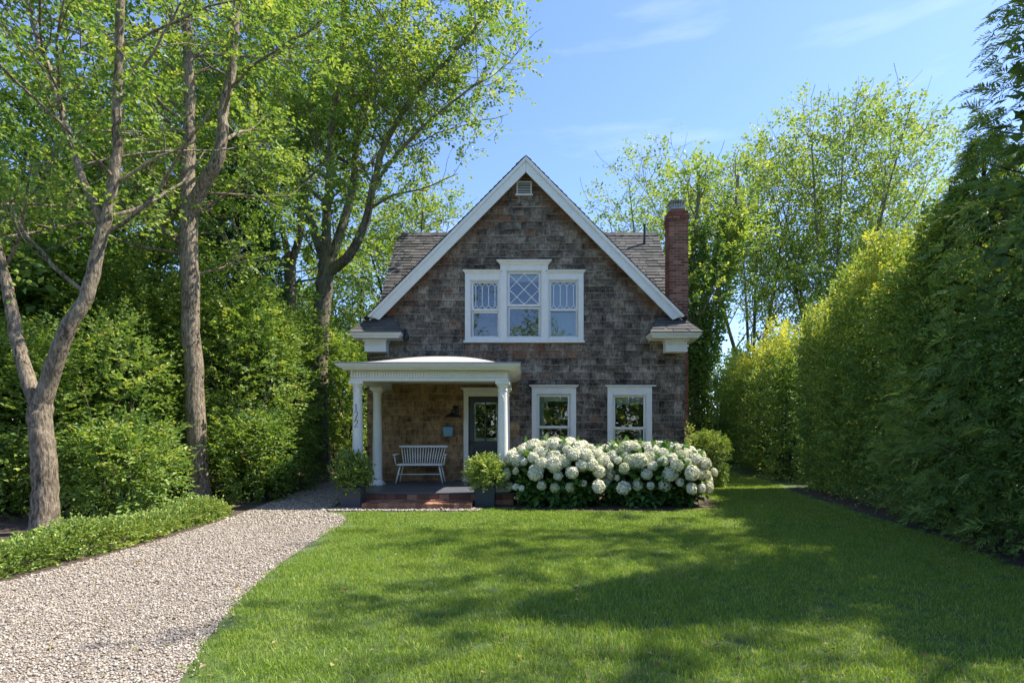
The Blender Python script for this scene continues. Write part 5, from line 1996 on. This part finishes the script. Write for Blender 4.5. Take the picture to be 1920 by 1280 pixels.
def ivy_env(Q):
    x, y, d = px_of(Q)
    return (x > 1130) & (x < 1480) & (y < 640) & (y > 300)
tree('ivy_tree', 'leaning ivy covered double trunk right of the chimney', ivy_stems, 55, 'leaf_tree', 'bark_moss', 0.14, 0.10, l1=(9, 2.4), l2=(6, 1.2), l3=(4, 0.6), leaves=5, env=ivy_env, start=0.45, spread=0.7, tint=(0.62, 0.25), extra=ivy_extra, shoot=0.45)

# ------------------------------------------------------------------ left shrubbery
SH = [  # px, d, top py, radius x, radius y, seed, label
    (10, 9.6, 640, 1.4, 1.2, 61, 'broad leafy shrub behind the forked trunk at the left edge'),
    (185, 9.8, 610, 1.0, 1.1, 62, 'bright broad leaved shrub between the two nearest trunks'),
    (262, 12.1, 520, 1.15, 1.2, 63, 'tall yellow green shrub just left of the pale forked trunk'),
    (450, 12.6, 500, 1.15, 1.2, 64, 'tall glossy shrub right of the pale forked trunk'),
    (130, 11.8, 470, 1.7, 1.4, 65, 'tall dark shrub behind the bright broad leaved one'),
    (530, 15.4, 560, 1.1, 1.3, 66, 'shady shrub at the foot of the slim driveway tree'),
    (478, 11.5, 775, 0.62, 0.6, 67, 'small rounded bush just right of the pale forked trunk'),
    (505, 13.2, 800, 0.85, 0.8, 68, 'low dark bush beside the shaded gravel'),
    (238, 8.9, 800, 0.7, 0.55, 69, 'low bright bush behind the clipped border hedge'),
    (640, 22.0, 640, 1.5, 1.2, 71, 'sunlit yellow green shrub behind the porch column'),
    (585, 24.0, 560, 1.8, 1.3, 72, 'tall shrub behind the mossy trunk'),
]
for px, d, top, rx, ry, seed, lab in SH:
    g = P(px, VPY, d)
    H = P(px, top, d)[2]
    big = d > 14
    vol = rx * H
    bush('shrub', lab, (g[0], g[1], H * 0.50), (rx, ry, H * 0.52), seed, 'leaf_shrub', int((1500 if not big else 560) * max(0.45, vol / 3.4)), 0.085 if not big else 0.13, 0.052 if not big else 0.085, leaves=9, lump=0.28, tint=(0.45, 0.27), shape=2.5, flat=0.8, depth=0.38, out=0.75, shoot=0.36 if not big else 0.5, group='shrubs in the left shrubbery', stems=8)

# clipped low hedge along the gravel
def border_hedge():
    r = np.random.default_rng(81)
    line = np.array([(x - 0.10, y) for x, y in drive_left if -10.6 < y < -3.85])
    root = tag(empty('border_hedge', (line[0][0], line[0][1], 0)), 'low clipped green hedge edging the left side of the gravel', 'hedge')
    o = np.array((line[0][0], line[0][1], 0.0))
    seg = np.r_[0, np.cumsum(np.linalg.norm(np.diff(line, axis=0), axis=1))]
    n = 5600
    s = r.uniform(0, seg[-1], n)
    cx = np.interp(s, seg, line[:, 0]); cy = np.interp(s, seg, line[:, 1])
    a = r.uniform(-0.15, math.pi + 0.15, n)
    hgt = 0.24 + 0.05 * np.sin(s * 2.3) + 0.035 * np.sin(s * 5.7 + 1)
    hgt *= np.clip((seg[-1] - s) / 0.4 + 0.35, 0.35, 1)
    wid = 0.27 + 0.03 * np.sin(s * 3.1 + 2)
    dep = 1 - 0.35 * r.random(n) ** 1.5
    ca, sa = np.cos(a), np.sin(a)
    B = np.c_[cx - 0.36 + wid * np.sign(ca) * np.abs(ca) ** 0.6 * dep, cy + r.normal(0, 0.03, n), np.clip(hgt * np.sign(sa) * np.abs(sa) ** 0.6 * dep, 0.02, None)]
    D = np.c_[ca, r.normal(0, 0.5, n), sa + 0.3] + r.normal(0, 0.3, (n, 3))
    lv = Leaves()
    tb = r.normal(0.55, 0.15, n) + 0.3 * noise3(B, 82, 2.0)
    sprigs(lv, r, B - o, D, 0.11 * r.uniform(0.6, 1.4, n), 8, 0.040, 0.026, flat=0.5, tint_b=tb)
    lv.build('foliage', M['leaf_box'], root)
    w = Wood()
    for i in range(60):
        k = r.uniform(0, seg[-1])
        b = np.array((np.interp(k, seg, line[:, 0]) - 0.36 + r.normal(0, 0.08), np.interp(k, seg, line[:, 1]), 0.0))
        w.tube(limb(r, b, UP + r.normal(0, 0.3, 3), 0.3, 4, 0.1, 0) - o, np.linspace(0.009, 0.003, 5), 4)
    w.build('stem', M['bark_dark'], root, kind='stuff')


border_hedge()

# ------------------------------------------------------------------ right hedge and conifers
def hedge_run(label, pts, thick, H, seed, n, leaf, leafL, leaves=8, lump=0.25, tint=(0.4, 0.25), shoot=0.24, back=True, group=None, name='hedge', topvar=0.5, inner=0.28):
    """a big hedge: face along pts (its near side), thickness to the right, varying height"""
    r = np.random.default_rng(seed)
    line = np.array(pts, float)
    seg = np.r_[0, np.cumsum(np.linalg.norm(np.diff(line, axis=0), axis=1))]
    root = tag(empty(name, (line[0][0], line[0][1], 0)), label, 'hedge', group)
    o = np.array((line[0][0], line[0][1], 0.0))
    def at(s):
        x = np.interp(s, seg, line[:, 0]); y = np.interp(s, seg, line[:, 1])
        x2 = np.interp(s + 0.05, seg, line[:, 0]); y2 = np.interp(s + 0.05, seg, line[:, 1])
        x1 = np.interp(s - 0.05, seg, line[:, 0]); y1 = np.interp(s - 0.05, seg, line[:, 1])
        t = unit(np.c_[x2 - x1, y2 - y1])
        nr = np.c_[-t[:, 1], t[:, 0]]                       # points to the left of travel: the visible side
        return np.c_[x, y], t, nr
    s = r.uniform(0, seg[-1], n)
    kind = r.random(n)
    h = np.interp(s, np.linspace(0, seg[-1], len(H)), H)
    h = h + topvar * (0.5 * np.sin(s * 1.7 + seed) + 0.35 * np.sin(s * 3.9 + 2 * seed))
    c, t, nr = at(s)
    u = np.empty(n); z = np.empty(n)
    face = kind < 0.62
    top = (kind >= 0.62) & (kind < 0.86)
    bck = kind >= 0.86
    zz = r.random(n) ** 0.85
    z[:] = zz * h
    u[face] = 0.0
    u[top] = r.random(top.sum()) * thick
    z[top] = h[top]
    u[bck] = thick
    B = np.c_[c - nr * u[:, None], z]
    nm = np.zeros((n, 3))
    nm[face, :2] = nr[face]
    nm[bck, :2] = -nr[bck]
    nm[top] = UP
    rnd = np.clip((z / h - 0.82) / 0.18, 0, 1)
    B[face, :2] -= nr[face] * (rnd[face] ** 2 * thick * 0.3)[:, None]
    lm = noise3(B, seed, 0.9) + 0.6 * noise3(B * 2.3, seed + 1, 0.9)
    dep = r.random(n) ** 1.7
    B = B + nm * (lump * lm - 0.45 * dep)[:, None]
    # the two ends are closed
    ne = n // 9
    for se, sg in ((0.0, -1), (seg[-1], 1)):
        ce, te, nre = at(np.full(ne, se))
        he = H[0] if sg < 0 else H[-1]
        ue, ze = r.random(ne) * thick, r.random(ne) * he
        Be = np.c_[ce - nre * ue[:, None], ze]
        ve = np.c_[te * sg, np.zeros(ne)]
        Be += ve * (lump * noise3(Be, seed + 2, 0.9) - 0.3 * r.random(ne))[:, None]
        B = np.r_[B, Be]; nm = np.r_[nm, ve]; dep = np.r_[dep, r.random(ne) * 0.5]
    k = B[:, 2] > 0.06
    B, nm, dep = B[k], nm[k], dep[k]
    D = nm * 0.8 + UP * 0.35 + r.normal(0, 0.42, B.shape)
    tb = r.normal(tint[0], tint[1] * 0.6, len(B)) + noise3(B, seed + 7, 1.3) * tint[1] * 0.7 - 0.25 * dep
    tb = tb + 0.35 * np.clip((B[:, 2] / np.mean(H) - 0.72) / 0.25, 0, 1)        # sunlight on the hedge top painted into the tint: lighter, yellower leaves
    lv = Leaves()
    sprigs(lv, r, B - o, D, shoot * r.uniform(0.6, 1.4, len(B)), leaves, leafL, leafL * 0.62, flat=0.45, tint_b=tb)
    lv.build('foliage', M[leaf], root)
    w = Wood()
    m = int(seg[-1] * 2)
    for i in range(m):
        ss = seg[-1] * (i + r.random()) / m
        cc, tt, nn = at(np.array([ss]))
        hh = np.interp(ss, np.linspace(0, seg[-1], len(H)), H)
        b = np.r_[cc[0] - nn[0] * thick * r.uniform(0.3, 0.7), 0.0]
        for q in range(3):
            w.tube(limb(r, b, UP + r.normal(0, 0.07, 3), hh * r.uniform(0.65, 0.85), 7, 0.035, 0.05) - o, np.linspace(0.04, 0.008, 8), 5)
    w.build('stem', M['bark_dark'], root, kind='stuff')
    # dense heart of twigs and dead leaves that stops light from shining straight through
    sc = np.linspace(0.15, seg[-1] - 0.15, 30)
    cc, tt, nn = at(sc)
    hh = np.interp(sc, np.linspace(0, seg[-1], len(H)), H) * 0.86
    n2 = int(n * inner)
    si = r.uniform(0, seg[-1], n2)
    ci, ti_, ni = at(si)
    hi = np.interp(si, np.linspace(0, seg[-1], len(H)), H)
    Bi = np.c_[ci - ni * (thick * r.uniform(0.25, 0.75, n2))[:, None], hi * r.uniform(0.02, 0.9, n2)]
    lv2 = Leaves()
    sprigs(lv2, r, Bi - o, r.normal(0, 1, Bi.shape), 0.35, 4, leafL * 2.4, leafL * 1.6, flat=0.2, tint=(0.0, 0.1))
    lv2.build('inner_foliage', M[leaf], root)
    print(name, label[:40], lv.count() + lv2.count())
    return root


hl = np.array(hedge_line)
far_part = [(x + 0.35, y) for x, y in hl if y > -5.2]
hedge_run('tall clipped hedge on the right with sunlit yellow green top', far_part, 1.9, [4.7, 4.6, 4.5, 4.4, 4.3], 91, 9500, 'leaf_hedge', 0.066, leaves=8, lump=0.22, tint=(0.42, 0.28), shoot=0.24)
near_part = [(x + 0.35, y) for x, y in hl if y < -4.6]
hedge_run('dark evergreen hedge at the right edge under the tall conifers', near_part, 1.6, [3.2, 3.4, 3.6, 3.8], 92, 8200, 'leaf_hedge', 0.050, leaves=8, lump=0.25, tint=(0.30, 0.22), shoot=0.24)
# conifers standing in the near part
TH = [(6.48, -6.9, 9.8, 1.75, 101, 'tall conifer at the right edge with feathery drooping sprays'),
      (6.95, -5.1, 6.0, 1.35, 102, 'feathery conifer behind the tall one at the right edge'),
      (6.15, -8.6, 5.6, 1.25, 103, 'nearest conifer cut off by the right edge of the lawn')]
for x, y, H, R0, seed, lab in TH:
    thuja(lab, (x, y), H, R0, seed, 3400, size=0.20 if seed == 103 else 0.26, group='conifers in the right hedge', lump=0.2, tint=(0.42, 0.24), ragged=0.35)

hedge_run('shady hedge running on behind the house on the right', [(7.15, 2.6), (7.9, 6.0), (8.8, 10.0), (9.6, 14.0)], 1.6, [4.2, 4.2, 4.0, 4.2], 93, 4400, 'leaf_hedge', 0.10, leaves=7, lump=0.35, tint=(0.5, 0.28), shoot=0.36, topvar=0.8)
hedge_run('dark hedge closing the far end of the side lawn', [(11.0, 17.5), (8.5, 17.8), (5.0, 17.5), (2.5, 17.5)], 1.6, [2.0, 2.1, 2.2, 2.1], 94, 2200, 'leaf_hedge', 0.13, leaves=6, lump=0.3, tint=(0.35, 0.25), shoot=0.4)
g = P(1332, 815, 27.5)
bush('shrub', 'weeping yellow green shrub beyond the side lawn', (g[0], g[1], 2.0), (1.5, 1.1, 2.2), 73, 'leaf_light', 1500, 0.12, 0.05, leaves=9, lump=0.25, tint=(0.6, 0.25), flat=0.3, out=0.6, shoot=0.55, stems=6)
g = P(1324, 815, 14.6)
bush('boxwood', 'clipped rounded boxwood against the right corner of the house', (g[0], g[1], 0.66), (0.48, 0.5, 0.74), 74, 'leaf_box', 1500, 0.045, 0.03, leaves=8, lump=0.12, tint=(0.45, 0.25), shape=2.8, shoot=0.14, stems=5)
g = P(1292, 815, 14.0)
bush('flower_clump', 'pale wispy plant climbing at the right house corner', (4.02, 0.35, 0.85), (0.16, 0.25, 0.75), 75, 'leaf_box', 130, 0.05, 0.03, leaves=7, lump=0.2, tint=(0.7, 0.2), shoot=0.16, stems=5, cat='plant')

# ------------------------------------------------------------------ hydrangeas
def floret_head(seed, rr, tone):
    r = np.random.default_rng(seed)
    n = 150
    i = np.arange(n) + 0.5
    ph = np.arccos(1 - 2 * i / n * 0.86)
    th = math.pi * (1 + 5 ** 0.5) * i
    u = np.c_[np.cos(th) * np.sin(ph), np.sin(th) * np.sin(ph), np.cos(ph)]
    sc = np.array((1.0, 1.0, 0.82))
    bump_ = 1 + 0.10 * noise3(u * 2.5, seed, 1.2)
    pos = u * sc * rr * (bump_ + r.normal(0, 0.035, n))[:, None]
    nrm = unit(u + r.normal(0, 0.28, (n, 3)))
    a = unit(np.cross(nrm, r.normal(0, 1, (n, 3))))
    b = np.cross(nrm, a)
    s = rr * 0.19 * r.uniform(0.8, 1.25, n)[:, None]
    # four-petalled floret: four corner tips raised round a sunk centre
    v = np.stack([pos - nrm * s * 0.25, pos + a * s, pos + b * s, pos - a * s, pos - b * s], 1).reshape(-1, 3)
    k = np.arange(n)[:, None] * 5
    tr = np.concatenate([k + np.array([[0, 1, 2]]), k + np.array([[0, 2, 3]]), k + np.array([[0, 3, 4]]), k + np.array([[0, 4, 1]])])
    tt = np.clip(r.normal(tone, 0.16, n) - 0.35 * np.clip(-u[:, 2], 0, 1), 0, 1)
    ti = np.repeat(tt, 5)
    # core
    t = (1 + 5 ** 0.5) / 2
    cv = np.array([(-1, t, 0), (1, t, 0), (-1, -t, 0), (1, -t, 0), (0, -1, t), (0, 1, t), (0, -1, -t), (0, 1, -t), (t, 0, -1), (t, 0, 1), (-t, 0, -1), (-t, 0, 1)], float)
    cf = np.array([(0, 11, 5), (0, 5, 1), (0, 1, 7), (0, 7, 10), (0, 10, 11), (1, 5, 9), (5, 11, 4), (11, 10, 2), (10, 7, 6), (7, 1, 8), (3, 9, 4), (3, 4, 2), (3, 2, 6), (3, 6, 8), (3, 8, 9), (4, 9, 5), (2, 4, 11), (6, 2, 10), (8, 6, 7), (9, 8, 1)])
    cv = cv / np.linalg.norm(cv[0]) * sc * rr * 0.86
    tr = np.r_[tr, cf + len(v)]
    v = np.r_[v, cv]
    ti = np.r_[ti, np.full(12, 0.12)]
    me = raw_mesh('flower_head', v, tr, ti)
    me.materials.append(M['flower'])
    return me


heads = [floret_head(400 + i, 0.125, (0.8, 0.8, 0.75, 0.7, 0.62, 0.5, 0.35, 0.82)[i]) for i in range(8)]


def hydrangea(label, c, rad, seed):
    r = np.random.default_rng(seed)
    c = np.array(c, float); rad = np.array(rad, float)
    root = bush('hydrangea', label, (c[0], c[1], c[2]), rad * 0.81, seed, 'leaf_hyd', 1500, 0.135, 0.095, leaves=6, lump=0.10, tint=(0.45, 0.22), shape=2.5, shoot=0.26, depth=0.55, stems=16, cat='shrub', group='hydrangeas in front of the house', flat=0.6)
    placed = []
    tries = 0
    while tries < 22000 and len(placed) < 165:
        tries += 1
        u = r.normal(0, 1, 3); u /= np.linalg.norm(u)
        if u[1] > 0.75 or u[2] < -0.25: continue
        u2 = np.sign(u) * np.abs(u) ** (2 / 2.5)
        k = 1 + 0.14 * noise3((u2 * 2.2 + c)[None], seed, 1.1)[0] + r.normal(0, 0.035)
        p = c + u2 * rad * k
        if p[2] < 0.36: continue
        if p[2] < 0.85 and r.random() < (0.85 - p[2]) * 1.25: continue
        md = 0.175 if p[2] > 0.78 else 0.225
        if any(np.linalg.norm(p - q) < md for q, _ in placed): continue
        placed.append((p, u))
    for i, (p, u) in enumerate(placed):
        o = bpy.data.objects.new('flower_head', heads[int(r.integers(0, 8)) if p[2] < 1.0 else int(r.integers(0, 5))])
        COL.objects.link(o)
        o.parent = root
        o.location = (p[0] - root.location.x, p[1] - root.location.y, p[2])
        ax = Vector((u[0], u[1], u[2] * 0.9 + 0.35)).normalized()
        q = ax.to_track_quat('Z', 'Y')
        o.rotation_mode = 'QUATERNION'
        o.rotation_quaternion = q
        s = float(np.clip(r.normal(0.87, 0.2), 0.45, 1.2)) * (1.0 if p[2] > 0.6 else 0.85)
        o.scale = (s, s * r.uniform(0.92, 1.08), s * r.uniform(0.88, 1.1))
    print('hydrangea heads', len(placed))
    return root


hydrangea('full white flowered hydrangea under the window nearest the porch', (0.62, -2.45, 0.54), (0.99, 0.86, 0.61), 111)
hydrangea('wide white flowered hydrangea at the right corner of the house', (2.44, -2.45, 0.54), (1.06, 0.90, 0.59), 112)

# ------------------------------------------------------------------ potted shrubs on either side of the steps
def potted(label, x0, x1, y0, h, mat, seed, plant_r, loose, ptop, tint):
    root = tag(empty('potted_shrub', ((x0 + x1) / 2, y0 + (x1 - x0) / 2, 0)), label, 'planter')
    cx, cy = (x0 + x1) / 2, y0 + (x1 - x0) / 2
    w = (x1 - x0) / 2
    mb = MB()
    wt_, wb, t = w, w * 0.93, 0.025
    def sq(r_, z): return [(-r_, -r_, z), (r_, -r_, z), (r_, r_, z), (-r_, r_, z)]
    rings = [sq(wb, 0.004), sq(wt_, h), sq(wt_ - t, h), sq(wt_ - t, h - 0.09)]
    v = [p for q in rings for p in q]
    f = [(3, 2, 1, 0)]
    for k in range(3):
        for i in range(4):
            j = (i + 1) % 4
            f.append((k * 4 + i, k * 4 + j, (k + 1) * 4 + j, (k + 1) * 4 + i))
    mb.add(v, f)
    mb.build('pot', mat, root, bevel=0.008)
    MB().box(-wt_ + t + 0.002, wt_ - t - 0.002, -wt_ + t + 0.002, wt_ - t - 0.002, h - 0.14, h - 0.05).build('soil', M['soil'], root)
    zc = (h + ptop) / 2
    bush('potted_shrub', '', (cx, cy, zc - 0.02), (plant_r, plant_r, (ptop - h) / 2 + 0.03), seed, 'leaf_box', 520, 0.058, 0.036, leaves=7, lump=0.25 if loose else 0.14, tint=tint, shoot=0.19 if loose else 0.15, stems=0, depth=0.7, obj=root, zmin=h - 0.1, flat=0.4)
    wd = Wood()
    r = np.random.default_rng(seed)
    for i in range(9):
        wd.tube(limb(r, (r.normal(0, 0.04), r.normal(0, 0.04), h - 0.06), UP + r.normal(0, 0.45, 3), (ptop - h) * 0.75, 5, 0.1, 0.05), np.linspace(0.008, 0.003, 6), 5)
    wd.build('stem', M['bark_dark'], root, kind='stuff')
    return root


potted('leafy shrub in a square grey planter left of the brick steps', -3.45, -3.06, -3.11, 0.38, M['pot_grey'], 121, 0.28, True, 0.92, (0.42, 0.25))
potted('rounded bright shrub in a square navy planter right of the brick steps', -0.96, -0.57, -3.10, 0.38, M['pot_navy'], 122, 0.31, False, 0.91, (0.62, 0.3))

# ------------------------------------------------------------------ across the road behind the camera: what the windows mirror
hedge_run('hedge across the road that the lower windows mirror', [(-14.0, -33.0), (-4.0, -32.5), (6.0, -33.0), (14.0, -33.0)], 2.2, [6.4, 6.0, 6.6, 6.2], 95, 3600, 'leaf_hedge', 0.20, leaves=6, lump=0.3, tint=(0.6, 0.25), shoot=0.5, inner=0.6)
def rear_tree(label, x, y, H, width, seed):
    r = np.random.default_rng(seed)
    g = np.array((x, y, 0.0))
    st = [([g, g + (0, 0, H * 0.15), g + (0, 0, H * 0.3)], 0.3, 0.22)]
    for i in range(4):
        az = i * 1.57 + r.uniform(-0.4, 0.4)
        e = np.array((math.cos(az), math.sin(az), 0)) * width * 0.3
        st.append(([g + (0, 0, H * 0.28), g + e * 0.5 + (0, 0, H * 0.55), g + e + (0, 0, H * 0.92)], 0.14, 0.03))
    tree('roadside_tree', label, st, seed, 'leaf_tree', 'bark_dark', 0.24, 0.16, l1=(9, width * 0.36), l2=(6, width * 0.2), l3=(3, 0.8), leaves=5, start=0.15, tint=(0.5, 0.25), group='trees across the road', stem_sides=8, shoot=0.8)


rear_tree('leafy tree across the road mirrored in the left upper window', -7.0, -37.0, 16.0, 9.0, 131)
rear_tree('leafy tree across the road mirrored in the middle upper window', 1.0, -41.0, 12.5, 7.0, 132)

# ------------------------------------------------------------------ woodland closing the left side, and the tall tree that dapples the lawn
hedge_run('leafy thicket closing the garden far behind the left trees', [(-12.5, 16.0), (-12.0, 8.0), (-11.5, 2.0), (-11.0, -5.0)][::-1], 2.0, [5.5, 6.0, 6.5, 6.5], 96, 3600, 'leaf_shrub', 0.20, leaves=6, lump=0.6, tint=(0.45, 0.25), shoot=0.6, inner=0.5, name='thicket', topvar=1.5)
hedge_run('leafy thicket behind the house on the left', [(-11.5, 19.0), (-7.5, 19.5), (-3.0, 19.5)], 2.0, [7.0, 6.0, 5.5], 97, 1800, 'leaf_shrub', 0.22, leaves=6, lump=0.6, tint=(0.4, 0.25), shoot=0.6, inner=0.5, name='thicket', topvar=1.5)
g = np.array((11.4, -5.0, 0.0))
shade_stems = [([g, g + (0, 0, 3.0), g + (-0.1, 0, 6.0)], 0.28, 0.22),
               ([g + (-0.1, 0, 5.6), g + (-1.2, -0.6, 8.5), g + (-2.4, -1.2, 10.6), g + (-3.2, -1.6, 12.2)], 0.15, 0.04),
               ([g + (-0.1, 0, 5.8), g + (-0.8, 0.9, 9.0), g + (-1.6, 1.5, 12.0), g + (-1.9, 1.9, 14.0)], 0.15, 0.04),
               ([g + (-0.1, 0, 5.8), g + (0.1, -1.2, 9.0), g + (-0.6, -2.4, 12.0), g + (-1.0, -3.2, 13.6)], 0.15, 0.04)]
tree('shade_tree', 'tall leafy tree behind the right hedge whose shade dapples the lawn', shade_stems, 141, 'leaf_tree', 'bark', 0.15, 0.10, l1=(9, 2.5), l2=(6, 1.3), l3=(4, 0.6), leaves=6, start=0.3, spread=0.75, tint=(0.5, 0.25), shoot=0.5)

hedge_run('leafy thicket beyond the hedge on the far right', [(9.8, 1.5), (10.4, 8.0), (10.8, 20.0)], 1.8, [4.6, 4.8, 5.5], 98, 1500, 'leaf_shrub', 0.19, leaves=6, lump=0.5, tint=(0.4, 0.25), shoot=0.5, inner=0.6, name='thicket', topvar=0.8)

# ------------------------------------------------------------------ fallen leaves on the gravel and the lawn
def litter():
    r = np.random.default_rng(151)
    n = 420
    y = r.uniform(-11.3, -3.6, n)
    x = r.uniform(-1, 1, n) * (y + CAMD) * 0.9
    q = np.c_[x, y]
    k = inside(lawn_poly, q) | inside(drive_poly, q)
    q = q[k]
    n = len(q)
    ong = inside(drive_poly, q)
    z = np.where(ong, 0.022, 0.036) + r.uniform(0, 0.008, n)
    lv = Leaves()
    a = r.uniform(0, 6.283, n)
    lv.add(np.c_[q, z], np.c_[np.cos(a), np.sin(a), r.normal(0, 0.15, n)], UP + r.normal(0, 0.3, (n, 3)), r.uniform(0.025, 0.055, n), r.uniform(0.015, 0.032, n), r.random(n))
    o = lv.build('fallen_leaves', leaf_mat('dry_leaf', [(0.0, (0.10, 0.06, 0.025)), (0.5, (0.22, 0.15, 0.05)), (1.0, (0.34, 0.30, 0.12))], 0.2, gain=1.0), None)
    tag(o, 'dry tan leaves fallen here and there on gravel and lawn', 'leaves', kind='stuff')


litter()
